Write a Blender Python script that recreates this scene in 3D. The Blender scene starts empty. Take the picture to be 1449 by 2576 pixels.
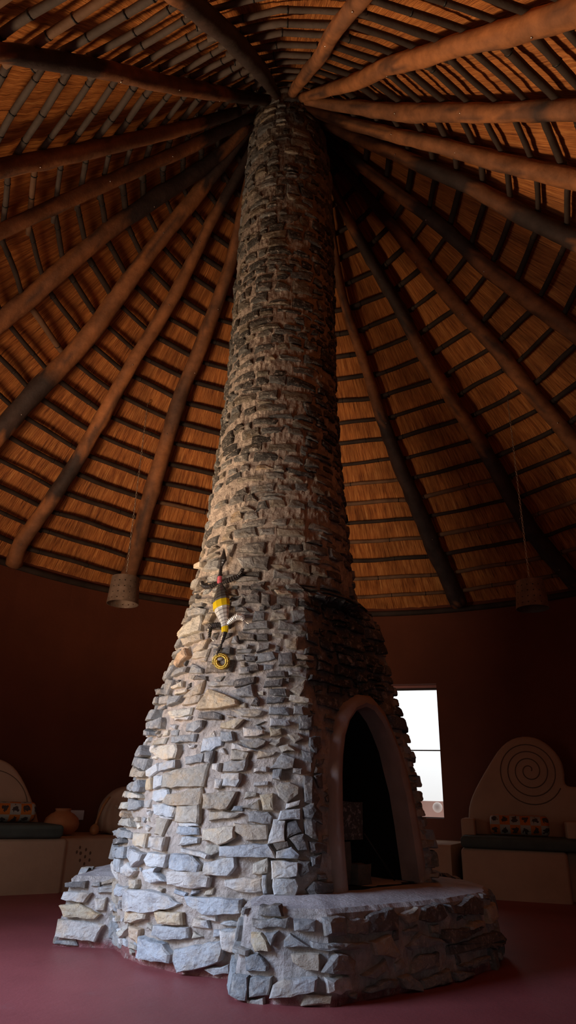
# round thatched room with a rubble stone chimney
CH=[('w2',[(-0.916,0.855),(-0.803,0.858),(-0.78,0.81),(-0.875,0.795)]),('w2',[(-0.868,0.782),(-0.733,0.791),(-0.709,0.743),(-0.805,0.727),(-0.853,0.738)]),('t3',[(-0.704,0.763),(-0.483,0.801),(-0.47,0.722),(-0.677,0.718),(-0.727,0.727)]),('g5',[(-1.405,0.812),(-1.069,0.831),(-1.019,0.802),(-1.031,0.776),(-1.307,0.789)]),('c5',[(-1.405,0.766),(-1.405,0.782),(-1.026,0.762),(-1.023,0.744),(-1.405,0.748)]),('o2',[(-0.985,0.839),(-0.931,0.844),(-0.905,0.79),(-0.967,0.788)]),('c5',[(-1.405,0.721),(-1.243,0.721),(-1.207,0.687),(-1.405,0.685)]),('g3',[(-1.205,0.741),(-1.017,0.729),(-0.989,0.705),(-1.037,0.684),(-1.142,0.682)]),('r5',[(-1.405,0.673),(-1.221,0.675),(-1.152,0.648),(-1.405,0.648)]),('w3',[(-0.812,0.712),(-0.737,0.722),(-0.63,0.703),(-0.645,0.662),(-0.793,0.669)]),('t3',[(-0.628,0.712),(-0.469,0.719),(-0.457,0.641),(-0.619,0.639)]),('w2',[(-0.752,0.664),(-0.645,0.654),(-0.653,0.648),(-0.742,0.655)]),('t4',[(-1.405,0.6),(-1.268,0.636),(-1.081,0.638),(-1.014,0.6),(-1.118,0.606)]),('g4',[(-1.405,0.56),(-1.238,0.585),(-1.052,0.575),(-1.044,0.548),(-1.226,0.543)]),('t2',[(-0.786,0.653),(-0.676,0.65),(-0.688,0.574),(-0.767,0.58),(-0.76,0.622)]),('w2',[(-0.597,0.634),(-0.47,0.638),(-0.458,0.624),(-0.588,0.621)]),('b3',[(-0.585,0.618),(-0.457,0.616),(-0.452,0.586),(-0.581,0.587)]),('c3',[(-0.971,0.572),(-0.831,0.577),(-0.814,0.518),(-0.934,0.521)]),('d4',[(-1.405,0.525),(-1.123,0.538),(-1.091,0.523),(-1.273,0.503)]),('w4',[(-0.787,0.562),(-0.653,0.566),(-0.658,0.507),(-0.776,0.52)]),('g4',[(-1.405,0.485),(-1.011,0.501),(-0.997,0.457),(-1.256,0.443)]),('w3',[(-0.552,0.546),(-0.542,0.577),(-0.443,0.574),(-0.446,0.55),(-0.553,0.534)]),('w4',[(-0.537,0.525),(-0.409,0.516),(-0.367,0.503),(-0.369,0.491),(-0.532,0.508)]),('b5',[(-0.976,0.506),(-0.812,0.484),(-0.814,0.453),(-0.874,0.427),(-0.955,0.466)]),('w4',[(-0.779,0.461),(-0.753,0.493),(-0.613,0.492),(-0.64,0.436),(-0.748,0.438)]),('b5',[(-0.585,0.499),(-0.468,0.499),(-0.436,0.482),(-0.407,0.46),(-0.412,0.428),(-0.582,0.437)]),('w3',[(-1.241,0.434),(-1.075,0.442),(-1.074,0.387),(-1.202,0.38)]),('w4',[(-0.804,0.41),(-0.679,0.431),(-0.687,0.409),(-0.616,0.381),(-0.721,0.364),(-0.767,0.367)]),('w5',[(-0.588,0.421),(-0.543,0.427),(-0.384,0.43),(-0.356,0.411),(-0.363,0.37),(-0.455,0.362),(-0.583,0.371)]),('w3',[(-1.049,0.405),(-0.964,0.43),(-0.872,0.405),(-0.926,0.373),(-1.063,0.375)]),('t3',[(-0.778,0.869),(-0.623,0.894),(-0.464,0.912),(-0.474,0.812),(-0.757,0.8)]),('o5',[(-0.607,1.203),(-0.606,1.229),(-0.543,1.304),(-0.438,1.279),(-0.319,1.242),(-0.315,1.22),(-0.425,1.204)]),('w3',[(-0.344,0.86),(-0.239,0.865),(-0.238,0.837),(-0.257,0.812),(-0.335,0.81)]),('w3',[(-0.389,0.841),(-0.34,0.838),(-0.352,0.8),(-0.382,0.796)]),('t4',[(-0.444,0.774),(-0.249,0.784),(-0.297,0.705),(-0.431,0.709)]),('w2',[(-0.153,0.831),(-0.077,0.84),(-0.078,0.819),(-0.154,0.816)]),('t4',[(-0.03,0.816),(0.052,0.836),(0.1,0.816),(0.096,0.785),(0.036,0.748),(-0.007,0.772)]),('o3',[(-0.117,0.77),(-0.045,0.778),(-0.04,0.711),(-0.092,0.71)]),('t2',[(-0.215,0.714),(-0.174,0.728),(-0.125,0.753),(-0.117,0.709)]),('t3',[(-0.399,0.689),(-0.213,0.691),(-0.236,0.673),(-0.393,0.656)]),('g3',[(-0.167,0.695),(-0.067,0.697),(-0.049,0.681),(-0.052,0.648),(-0.163,0.652)]),('w4',[(0.003,0.705),(0.112,0.711),(0.108,0.671),(-0.008,0.669)]),('w4',[(-0.032,0.665),(0.027,0.663),(0.023,0.579),(-0.06,0.565)]),('d3',[(0.037,0.653),(0.083,0.667),(0.111,0.619),(0.031,0.582)]),('t3',[(-0.245,0.64),(-0.074,0.641),(-0.069,0.583),(-0.168,0.574),(-0.242,0.614)]),('c5',[(-0.411,0.609),(-0.248,0.63),(-0.242,0.579),(-0.317,0.551),(-0.367,0.565),(-0.402,0.564)]),('b4',[(-0.303,0.542),(-0.06,0.558),(-0.018,0.503),(-0.107,0.507),(-0.297,0.501)]),('d4',[(-0.036,0.568),(0.043,0.57),(0.047,0.551),(-0.016,0.534)]),('b5',[(-0.015,0.531),(0.059,0.548),(0.098,0.517),(0.09,0.505),(-0.011,0.503)]),('t2',[(-0.398,0.544),(-0.313,0.551),(-0.309,0.522),(-0.351,0.499),(-0.39,0.5)]),('w4',[(-0.385,0.469),(-0.232,0.497),(-0.217,0.46),(-0.257,0.422),(-0.379,0.419)]),('c3',[(-0.128,0.472),(-0.056,0.496),(-0.058,0.437),(-0.126,0.435)]),('w5',[(-0.037,0.487),(0.09,0.486),(0.087,0.431),(-0.034,0.421)]),('w5',[(-0.027,0.416),(0.083,0.42),(0.094,0.387),(0.082,0.35),(-0.017,0.352)]),('w2',[(-0.272,0.399),(-0.171,0.415),(-0.091,0.412),(-0.085,0.362),(-0.177,0.356),(-0.267,0.374)]),('b3',[(-0.087,0.427),(-0.061,0.428),(-0.059,0.36),(-0.077,0.356)]),('d4',[(0.05,0.586),(0.127,0.603),(0.138,0.54),(0.098,0.539)]),('w3',[(0.036,0.74),(0.104,0.753),(0.1,0.734),(0.028,0.719)]),('d5',[(-1.404,1.375),(-1.108,1.347),(-1.071,1.316),(-1.261,1.329)]),('g3',[(-1.208,1.413),(-1.037,1.396),(-0.999,1.306),(-1.071,1.316)]),('c3',[(-0.919,1.312),(-0.763,1.32),(-0.769,1.302),(-0.909,1.298)]),('g5',[(-1.379,1.323),(-1.191,1.307),(-1.148,1.268),(-1.404,1.278)]),('g4',[(-1.141,1.298),(-0.968,1.296),(-0.964,1.254),(-1.106,1.261)]),('g4',[(-0.961,1.288),(-0.816,1.29),(-0.843,1.254),(-0.947,1.234)]),('t3',[(-0.77,1.276),(-0.706,1.321),(-0.621,1.358),(-0.618,1.286),(-0.698,1.275)]),('t3',[(-0.76,1.23),(-0.732,1.273),(-0.609,1.279),(-0.618,1.239)]),('g6',[(-1.38,1.246),(-1.125,1.227),(-1.132,1.171),(-1.405,1.185)]),('c3',[(-0.92,1.198),(-0.675,1.208),(-0.673,1.172),(-0.827,1.157)]),('w3',[(-0.821,1.16),(-0.664,1.165),(-0.676,1.147),(-0.807,1.149)]),('g5',[(-1.405,1.17),(-1.039,1.161),(-0.992,1.173),(-0.956,1.112),(-1.19,1.121)]),('g5',[(-1.381,1.128),(-1.129,1.103),(-1.118,1.08),(-1.405,1.099)]),('g3',[(-0.687,1.126),(-0.555,1.137),(-0.55,1.102),(-0.594,1.082),(-0.683,1.084)]),('g3',[(-0.79,1.056),(-0.595,1.068),(-0.593,1.027),(-0.777,1.027)]),('d3',[(-0.59,1.176),(-0.487,1.184),(-0.416,1.169),(-0.411,1.144),(-0.588,1.151)]),('g6',[(-1.405,1.037),(-1.216,1.022),(-1.098,0.973),(-1.148,0.964),(-1.405,0.981)]),('c4',[(-1.036,1.0),(-0.725,1.016),(-0.705,0.984),(-0.716,0.951),(-0.832,0.939),(-1.023,0.985)]),('g5',[(-1.405,0.97),(-1.055,0.944),(-1.056,0.894),(-1.405,0.932)]),('b4',[(-0.866,0.919),(-0.711,0.937),(-0.69,0.9),(-0.838,0.881)]),('w3',[(-1.004,0.887),(-0.907,0.919),(-0.87,0.885),(-0.931,0.852),(-0.982,0.859)]),('g3',[(-0.623,0.95),(-0.493,0.969),(-0.492,0.926),(-0.605,0.913)]),('g3',[(-0.488,0.969),(-0.428,0.979),(-0.435,0.923),(-0.478,0.929)]),('w3',[(-0.419,0.917),(-0.375,0.92),(-0.377,0.882),(-0.418,0.888)]),('t5',[(-1.405,0.921),(-1.02,0.88),(-1.04,0.852),(-1.375,0.861)]),('c3',[(-0.983,1.352),(-0.87,1.374),(-0.848,1.341),(-0.968,1.335)]),('d3',[(-0.345,1.352),(-0.206,1.373),(-0.211,1.339),(-0.337,1.315)]),('g4',[(-0.362,1.286),(-0.224,1.325),(-0.201,1.263),(-0.293,1.263)]),('d3',[(-0.124,1.344),(0.001,1.364),(-0.007,1.32),(-0.131,1.318)]),('d3',[(-0.118,1.392),(-0.079,1.403),(0.01,1.405),(0.016,1.376),(-0.112,1.373)]),('d3',[(-0.107,1.26),(0.018,1.259),(0.004,1.234),(-0.1,1.225)]),('d2',[(-0.087,1.304),(0.017,1.31),(0.022,1.27),(-0.09,1.275)]),('t4',[(0.055,1.3),(0.158,1.362),(0.151,1.303),(0.111,1.276)]),('d4',[(-0.214,1.217),(-0.177,1.256),(-0.152,1.238),(-0.168,1.214)]),('g3',[(-0.08,1.204),(0.041,1.207),(0.046,1.172),(-0.083,1.173)]),('g4',[(0.075,1.211),(0.133,1.213),(0.132,1.175),(0.077,1.177)]),('t3',[(-0.347,1.186),(-0.184,1.192),(-0.129,1.186),(-0.14,1.162),(-0.211,1.154),(-0.272,1.161)]),('o3',[(-0.408,1.127),(-0.25,1.14),(-0.303,1.096),(-0.402,1.096)]),('b4',[(-0.077,1.145),(0.042,1.138),(0.047,1.121),(0.021,1.11),(-0.07,1.111)]),('w4',[(-0.244,1.096),(-0.121,1.087),(-0.115,1.07),(-0.153,1.06),(-0.238,1.049)]),('o2',[(-0.078,1.098),(-0.009,1.096),(-0.004,1.069),(-0.071,1.054)]),('g3',[(-0.262,1.032),(-0.143,1.047),(-0.095,1.031),(-0.103,1.014),(-0.151,0.994),(-0.211,1.003)]),('g3',[(-0.398,1.076),(-0.323,1.075),(-0.302,1.032),(-0.388,1.028)]),('w4',[(-0.309,1.019),(-0.171,0.987),(-0.204,0.977),(-0.309,0.989)]),('t2',[(-0.312,0.986),(-0.199,0.974),(-0.212,0.935),(-0.305,0.94)]),('g3',[(-0.346,0.927),(-0.212,0.935),(-0.214,0.887),(-0.346,0.879)]),('g4',[(-0.059,0.899),(-0.001,0.974),(0.075,0.953),(0.068,0.905)]),('w3',[(-0.163,0.9),(-0.087,0.908),(-0.09,0.886),(-0.161,0.878)]),('g3',[(-0.043,0.89),(0.001,0.897),(-0.006,0.85),(-0.045,0.85)]),('g4',[(0.072,0.902),(0.119,0.904),(0.116,0.875),(0.076,0.88)]),('t2',[(-0.074,1.018),(0.001,1.053),(-0.007,1.023),(-0.04,1.012)]),('t3',[(-0.011,1.01),(0.035,1.02),(0.081,0.992),(0.002,0.981)]),('w3',[(-0.357,0.866),(-0.241,0.874),(-0.242,0.846),(-0.353,0.844)]),('d3',[(0.118,1.164),(0.211,1.176),(0.2,1.1),(0.112,1.099)]),('t3',[(0.038,1.07),(0.107,1.076),(0.133,1.05),(0.085,1.028)]),('d3',[(0.178,1.057),(0.264,1.067),(0.266,1.016),(0.22,0.98),(0.171,1.014)]),('d3',[(0.127,0.992),(0.214,0.984),(0.185,0.937),(0.137,0.956)]),('d3',[(0.134,0.863),(0.18,0.857),(0.231,0.768),(0.198,0.737),(0.141,0.755)]),('d3',[(0.2,0.869),(0.26,0.884),(0.261,0.816),(0.228,0.819)]),('d3',[(0.131,0.724),(0.186,0.741),(0.239,0.696),(0.242,0.651),(0.201,0.666),(0.135,0.683)]),('d3',[(0.13,0.68),(0.201,0.666),(0.202,0.581),(0.134,0.61)]),('d3',[(0.16,0.571),(0.267,0.566),(0.262,0.519),(0.168,0.532)]),('d3',[(0.096,0.492),(0.153,0.486),(0.153,0.447),(0.114,0.43),(0.087,0.464)]),('d3',[(0.146,0.371),(0.18,0.402),(0.302,0.392),(0.305,0.36),(0.24,0.343),(0.17,0.347)]),('d3',[(0.167,0.507),(0.232,0.52),(0.213,0.467),(0.166,0.468)]),('b5',[(-1.119,0.297),(-1.05,0.319),(-0.946,0.318),(-0.946,0.285),(-1.099,0.27)]),('b5',[(-0.935,0.31),(-0.722,0.325),(-0.599,0.307),(-0.543,0.284),(-0.555,0.276),(-0.75,0.234),(-0.922,0.227)]),('c4',[(-0.967,0.22),(-0.758,0.231),(-0.773,0.206),(-0.888,0.175),(-0.977,0.168)]),('o4',[(-0.691,0.239),(-0.512,0.247),(-0.505,0.204),(-0.661,0.194)]),('b3',[(-0.703,0.182),(-0.476,0.191),(-0.475,0.15),(-0.632,0.132),(-0.709,0.14)]),('r3',[(-0.919,0.155),(-0.822,0.147),(-0.829,0.088),(-0.928,0.107)]),('b5',[(-0.803,0.118),(-0.632,0.11),(-0.579,0.078),(-0.581,0.045),(-0.818,0.032)]),('b5',[(-0.537,0.101),(-0.291,0.145),(-0.278,0.121),(-0.288,0.073),(-0.411,0.036),(-0.505,0.02),(-0.542,0.053)]),('b4',[(-0.503,0.318),(-0.194,0.323),(-0.188,0.271),(-0.381,0.254),(-0.479,0.285)]),('c3',[(-1.09,0.102),(-0.941,0.169),(-0.952,0.136),(-1.041,0.089)]),('w2',[(-0.368,0.032),(-0.244,0.058),(-0.242,0.026),(-0.322,0.014)]),('b2',[(-0.323,0.194),(-0.191,0.208),(-0.18,0.18),(-0.327,0.168)]),('d3',[(-0.46,2.198),(-0.362,2.235),(-0.143,2.235),(-0.157,2.168),(-0.469,2.187)]),('g4',[(-0.995,2.108),(-0.92,2.154),(-0.719,2.148),(-0.71,2.086)]),('c5',[(-1.413,2.217),(-1.079,2.189),(-1.068,2.144),(-1.351,2.182)]),('g5',[(-1.415,2.084),(-0.978,2.051),(-1.059,2.008),(-1.414,2.047)]),('g3',[(-0.898,2.047),(-0.67,2.052),(-0.695,2.006),(-0.881,2.015)]),('t3',[(-1.043,1.918),(-0.759,1.885),(-0.755,1.849),(-1.023,1.882)]),('g4',[(-1.175,1.85),(-0.952,1.843),(-0.831,1.822),(-0.841,1.795),(-1.085,1.802)]),('c4',[(-1.399,1.735),(-0.874,1.781),(-0.837,1.748),(-0.818,1.678),(-1.161,1.679)]),('t4',[(-1.077,1.651),(-0.794,1.659),(-0.77,1.618),(-0.995,1.607)]),('t3',[(-0.845,1.564),(-0.669,1.609),(-0.706,1.558),(-0.834,1.547)]),('r5',[(-1.059,1.499),(-1.03,1.556),(-0.949,1.575),(-0.896,1.526),(-1.001,1.476)]),('d3',[(-0.399,1.642),(-0.244,1.616),(-0.231,1.584),(-0.363,1.592)]),('d3',[(-0.221,1.621),(-0.139,1.626),(-0.128,1.583),(-0.216,1.584)]),('d3',[(-0.365,1.86),(-0.277,1.908),(-0.226,1.892),(-0.236,1.821),(-0.359,1.831)]),('d3',[(-0.215,1.885),(-0.14,1.872),(-0.134,1.809),(-0.209,1.815)]),('d3',[(-0.263,1.951),(-0.118,1.972),(-0.172,1.913),(-0.285,1.923)]),('d2',[(-0.072,1.855),(0.104,1.848),(0.095,1.808),(-0.069,1.815)]),('d3',[(-0.28,2.14),(-0.092,2.132),(-0.105,2.054),(-0.25,2.074)]),('g3',[(-0.458,2.137),(-0.291,2.141),(-0.25,2.074),(-0.376,2.066)]),('d3',[(-0.765,1.712),(-0.571,1.707),(-0.575,1.668),(-0.733,1.675)]),('g3',[(-0.333,1.419),(-0.251,1.433),(-0.245,1.393),(-0.327,1.389)]),('d3',[(-0.251,1.433),(-0.19,1.443),(-0.179,1.407),(-0.239,1.403)]),('g3',[(-0.38,1.497),(-0.305,1.495),(-0.3,1.47),(-0.358,1.466)]),('d3',[(-0.296,1.49),(-0.203,1.489),(-0.213,1.463),(-0.284,1.464)]),('t3',[(0.018,1.591),(0.114,1.61),(0.104,1.541),(0.018,1.549)]),('d3',[(-0.472,1.808),(-0.359,1.791),(-0.318,1.761),(-0.443,1.772)]),('g3',[(-0.636,2.238),(-0.52,2.246),(-0.536,2.21),(-0.574,2.164)])]
PLS=[('d3',[(0.453,0.336),(0.551,0.346),(0.565,0.303),(0.454,0.303)]),('g3',[(0.434,0.288),(0.592,0.3),(0.585,0.266),(0.436,0.258)]),('o3',[(0.432,0.244),(0.473,0.243),(0.499,0.215),(0.516,0.183),(0.452,0.175),(0.434,0.204)]),('g3',[(0.49,0.241),(0.546,0.255),(0.52,0.196)]),('g4',[(0.612,0.294),(0.7,0.297),(0.698,0.253),(0.613,0.257)]),('g3',[(0.575,0.223),(0.597,0.247),(0.637,0.228),(0.676,0.2),(0.572,0.2)]),('g3',[(0.679,0.219),(0.968,0.202),(0.962,0.185),(0.68,0.196)]),('g3',[(0.729,0.308),(0.85,0.306),(0.849,0.235),(0.733,0.241)]),('g2',[(0.861,0.292),(0.993,0.29),(0.991,0.231),(0.855,0.241)]),('t3',[(0.599,0.174),(0.714,0.181),(0.718,0.12),(0.661,0.124),(0.608,0.145)]),('g5',[(0.749,0.156),(0.781,0.181),(0.833,0.173),(0.875,0.149),(0.853,0.109),(0.719,0.117)]),('g3',[(0.416,0.156),(0.464,0.169),(0.51,0.13),(0.511,0.114),(0.422,0.108)]),('g4',[(0.387,0.089),(0.435,0.092),(0.436,0.006),(0.383,0.014)]),('g3',[(0.436,0.086),(0.532,0.093),(0.518,0.029),(0.439,0.019)]),('b5',[(0.536,0.068),(0.575,0.09),(0.707,0.097),(0.704,0.056),(0.603,0.034),(0.526,0.026)]),('w3',[(0.738,0.101),(0.848,0.096),(0.858,0.05),(0.801,0.04),(0.738,0.051)]),('t2',[(0.663,0.042),(0.766,0.041),(0.76,0.011),(0.641,0.007)]),('w2',[(0.428,0.009),(0.503,0.021),(0.508,-0.003),(0.429,-0.013)]),('d3',[(0.971,0.298),(1.134,0.32),(1.166,0.285),(1.157,0.234),(0.969,0.236)]),('t3',[(1.174,0.289),(1.304,0.31),(1.293,0.264),(1.221,0.253)]),('d3',[(1.348,0.311),(1.479,0.321),(1.512,0.262),(1.41,0.244),(1.314,0.259)]),('d3',[(1.509,0.31),(1.595,0.3),(1.818,0.329),(1.909,0.294),(1.873,0.241),(1.537,0.274)]),('t4',[(0.981,0.2),(1.09,0.227),(1.139,0.144),(1.112,0.135),(1.004,0.156)]),('g4',[(1.201,0.166),(1.289,0.207),(1.419,0.184),(1.44,0.166),(1.228,0.152)]),('d3',[(1.449,0.178),(1.485,0.158),(1.73,0.173),(1.874,0.185),(1.468,0.214)]),('g3',[(1.224,0.097),(1.283,0.131),(1.414,0.127),(1.402,0.075),(1.215,0.067)]),('g3',[(0.929,0.088),(1.061,0.136),(1.072,0.096),(0.977,0.076)]),('g4',[(1.128,0.064),(1.195,0.069),(1.271,0.022),(1.263,-0.001),(1.165,0.018)]),('g3',[(1.276,0.037),(1.475,0.055),(1.485,0.006),(1.287,0.004)]),('g3',[(1.489,0.046),(1.681,0.022),(1.69,0.009),(1.523,0.005)]),('g3',[(1.56,0.059),(1.851,0.07),(1.859,0.052),(1.673,0.04)]),('d3',[(1.484,0.145),(1.98,0.156),(2.248,0.085),(1.629,0.105),(1.488,0.112)]),('d3',[(1.88,0.094),(1.963,0.08),(1.947,0.005),(1.896,-0.006)]),('g3',[(0.928,0.034),(1.064,0.063),(1.121,0.057),(1.101,0.033),(0.946,0.028)]),('d2',[(1.294,-0.0),(1.46,-0.012),(1.428,-0.04),(1.272,-0.021)])]
BK=[('d3',[(-1.052,0.298),(-0.931,0.312),(-0.932,0.275),(-1.037,0.283)]),('w4',[(-1.04,0.261),(-0.893,0.26),(-0.917,0.212),(-1.045,0.219)]),('o4',[(-1.047,0.192),(-0.946,0.206),(-0.824,0.157),(-0.851,0.135),(-1.009,0.141)]),('w4',[(-1.038,0.13),(-0.8,0.111),(-0.837,0.033),(-1.031,0.048)]),('g3',[(-0.866,0.282),(-0.751,0.296),(-0.746,0.259),(-0.862,0.256)]),('w3',[(-0.87,0.229),(-0.811,0.236),(-0.809,0.178),(-0.857,0.177)]),('w4',[(-0.79,0.215),(-0.712,0.223),(-0.714,0.191),(-0.772,0.174)]),('g3',[(-0.781,0.153),(-0.705,0.165),(-0.707,0.037),(-0.768,0.051)])]
RAF={'L1': [[-1.343,-2.393,3.937,0.046],[-1.21,-2.196,4.195,0.049],[-1.053,-1.952,4.511,0.05],[-0.826,-1.536,5.022,0.054],[-0.626,-1.209,5.438,0.057],[-0.377,-0.822,5.936,0.051],[-0.158,-0.531,6.322,0.043]],'L2': [[-1.775,-1.383,4.361,0.06],[-1.565,-1.208,4.669,0.061],[-1.317,-1.035,5.012,0.06],[-1.021,-0.828,5.421,0.055],[-0.703,-0.634,5.841,0.052],[-0.4,-0.5,6.199,0.041]],'L3': [[-1.993,-0.79,4.422,0.051],[-1.661,-0.69,4.823,0.057],[-1.294,-0.572,5.27,0.057],[-0.885,-0.41,5.78,0.054],[-0.496,-0.306,6.239,0.05],[-0.311,-0.271,6.441,0.04]],'L4': [[-2.238,0.006,4.262,0.08],[-2.025,0.0,4.514,0.079],[-1.821,-0.053,4.755,0.076],[-1.485,-0.104,5.151,0.071],[-1.08,-0.087,5.628,0.074],[-0.763,-0.045,6.004,0.065],[-0.509,-0.069,6.301,0.052],[-0.333,-0.151,6.483,0.041]],'L5': [[-2.472,0.95,3.772,0.09],[-2.146,0.821,4.186,0.091],[-1.824,0.751,4.572,0.085],[-1.598,0.619,4.878,0.082],[-1.387,0.48,5.168,0.081],[-1.125,0.326,5.518,0.074],[-0.777,0.162,5.965,0.067],[-0.459,-0.015,6.363,0.052],[-0.308,-0.142,6.513,0.037]],'L6': [[-2.604,2.209,2.917,0.086],[-2.546,2.073,3.066,0.081],[-2.24,1.886,3.485,0.077],[-2.046,1.746,3.764,0.073],[-1.81,1.546,4.125,0.069],[-1.593,1.337,4.475,0.072],[-1.399,1.153,4.786,0.068],[-1.173,0.991,5.112,0.067],[-0.983,0.825,5.405,0.063],[-0.646,0.434,5.991,0.054],[-0.426,0.247,6.324,0.046],[-0.296,0.085,6.539,0.034]],'L7': [[-1.562,2.956,3.115,0.091],[-1.48,2.753,3.36,0.09],[-1.361,2.448,3.724,0.084],[-1.226,2.161,4.081,0.083],[-1.095,1.882,4.427,0.077],[-0.968,1.613,4.762,0.076],[-0.806,1.411,5.057,0.075],[-0.667,1.161,5.381,0.07],[-0.531,0.947,5.671,0.065],[-0.431,0.7,5.967,0.056],[-0.357,0.424,6.265,0.047],[-0.281,0.111,6.547,0.035]],'R1': [[2.308,3.233,2.959,0.1],[1.9,2.776,3.555,0.093],[1.668,2.484,3.922,0.082],[1.45,2.235,4.244,0.076],[1.282,1.995,4.535,0.071],[1.12,1.778,4.802,0.061],[1.006,1.57,5.041,0.056],[0.827,1.325,5.342,0.051],[0.682,1.094,5.614,0.046],[0.569,0.805,5.924,0.041],[0.493,0.542,6.186,0.036],[0.406,0.254,6.448,0.035]],'R2': [[3.342,2.366,2.979,0.09],[2.895,2.182,3.419,0.09],[2.6,1.979,3.762,0.081],[2.396,1.804,4.021,0.08],[2.153,1.62,4.315,0.075],[1.875,1.443,4.628,0.071],[1.667,1.303,4.867,0.07],[1.459,1.149,5.115,0.07],[1.246,0.95,5.397,0.065],[1.044,0.802,5.638,0.06],[0.889,0.682,5.826,0.056],[0.668,0.501,6.101,0.048],[0.504,0.331,6.329,0.039],[0.359,0.168,6.53,0.035]],'R3': [[2.928,1.098,3.97,0.08],[2.729,1.011,4.174,0.077],[2.433,0.902,4.47,0.073],[2.184,0.774,4.733,0.073],[1.93,0.692,4.982,0.069],[1.632,0.582,5.28,0.065],[1.308,0.435,5.614,0.061],[1.026,0.307,5.904,0.053],[0.765,0.197,6.168,0.046],[0.526,0.101,6.407,0.038],[0.326,0.012,6.603,0.034]],'R4': [[2.584,0.135,4.515,0.075],[2.193,0.129,4.875,0.074],[1.778,0.108,5.259,0.068],[1.503,0.023,5.518,0.064],[1.155,0.015,5.839,0.058],[0.701,-0.002,6.258,0.048],[0.474,-0.032,6.467,0.041],[0.319,-0.07,6.604,0.038]],'R5': [[2.258,-0.678,4.737,0.076],[1.943,-0.594,5.036,0.072],[1.731,-0.573,5.228,0.067],[1.512,-0.548,5.425,0.065],[1.222,-0.451,5.705,0.061],[0.91,-0.362,6.003,0.056],[0.579,-0.237,6.328,0.047],[0.311,-0.172,6.576,0.041]],'R6': [[2.012,-1.231,4.722,0.071],[1.765,-1.064,4.999,0.069],[1.537,-0.935,5.24,0.066],[1.282,-0.818,5.496,0.062],[1.016,-0.651,5.787,0.059],[0.719,-0.485,6.101,0.055],[0.39,-0.322,6.433,0.047],[0.191,-0.306,6.56,0.04]],'R7': [[1.709,-1.858,4.532,0.061],[1.528,-1.639,4.799,0.06],[1.362,-1.434,5.048,0.062],[1.16,-1.238,5.311,0.065],[0.941,-0.979,5.63,0.067],[0.671,-0.781,5.935,0.058],[0.382,-0.587,6.237,0.048],[0.18,-0.515,6.373,0.042]],'R8': [[1.294,-2.648,4.065,0.072],[1.228,-2.52,4.203,0.068],[1.129,-2.318,4.42,0.062],[0.992,-2.134,4.633,0.057],[0.848,-1.868,4.922,0.06],[0.665,-1.596,5.229,0.058],[0.526,-1.207,5.63,0.059],[0.337,-0.882,5.987,0.048],[0.143,-0.562,6.334,0.038]],'R9': [[0.381,-2.539,4.347,0.048],[0.366,-2.395,4.492,0.044],[0.318,-2.227,4.662,0.047],[0.266,-2.008,4.882,0.049],[0.238,-1.657,5.236,0.047],[0.157,-1.246,5.65,0.046],[0.057,-0.701,6.198,0.043]],'T': [[-0.603,-2.771,3.949,0.055],[-0.496,-2.457,4.298,0.058],[-0.445,-2.29,4.481,0.06],[-0.337,-1.942,4.862,0.061],[-0.21,-1.415,5.426,0.063],[-0.124,-0.924,5.943,0.047],[-0.079,-0.649,6.231,0.04]]}
AI=[(0.416,0.337),(0.386,0.512),(0.394,0.691),(0.42,0.883),(0.447,0.984),(0.495,1.09),(0.568,1.173),(0.68,1.238),(0.823,1.268),(0.925,1.252),(1.004,1.194),(1.048,1.129),(1.093,1.029),(1.102,0.932),(1.119,0.802),(1.118,0.634),(1.107,0.476),(1.135,0.363)]
AO=[(0.318,0.337),(0.302,0.514),(0.304,0.691),(0.325,0.879),(0.35,0.983),(0.39,1.083),(0.456,1.183),(0.572,1.273),(0.756,1.332),(0.927,1.336),(1.057,1.269),(1.11,1.169),(1.138,1.101),(1.174,1.033),(1.19,0.968),(1.202,0.804),(1.2,0.634),(1.19,0.474),(1.224,0.363)]
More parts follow.
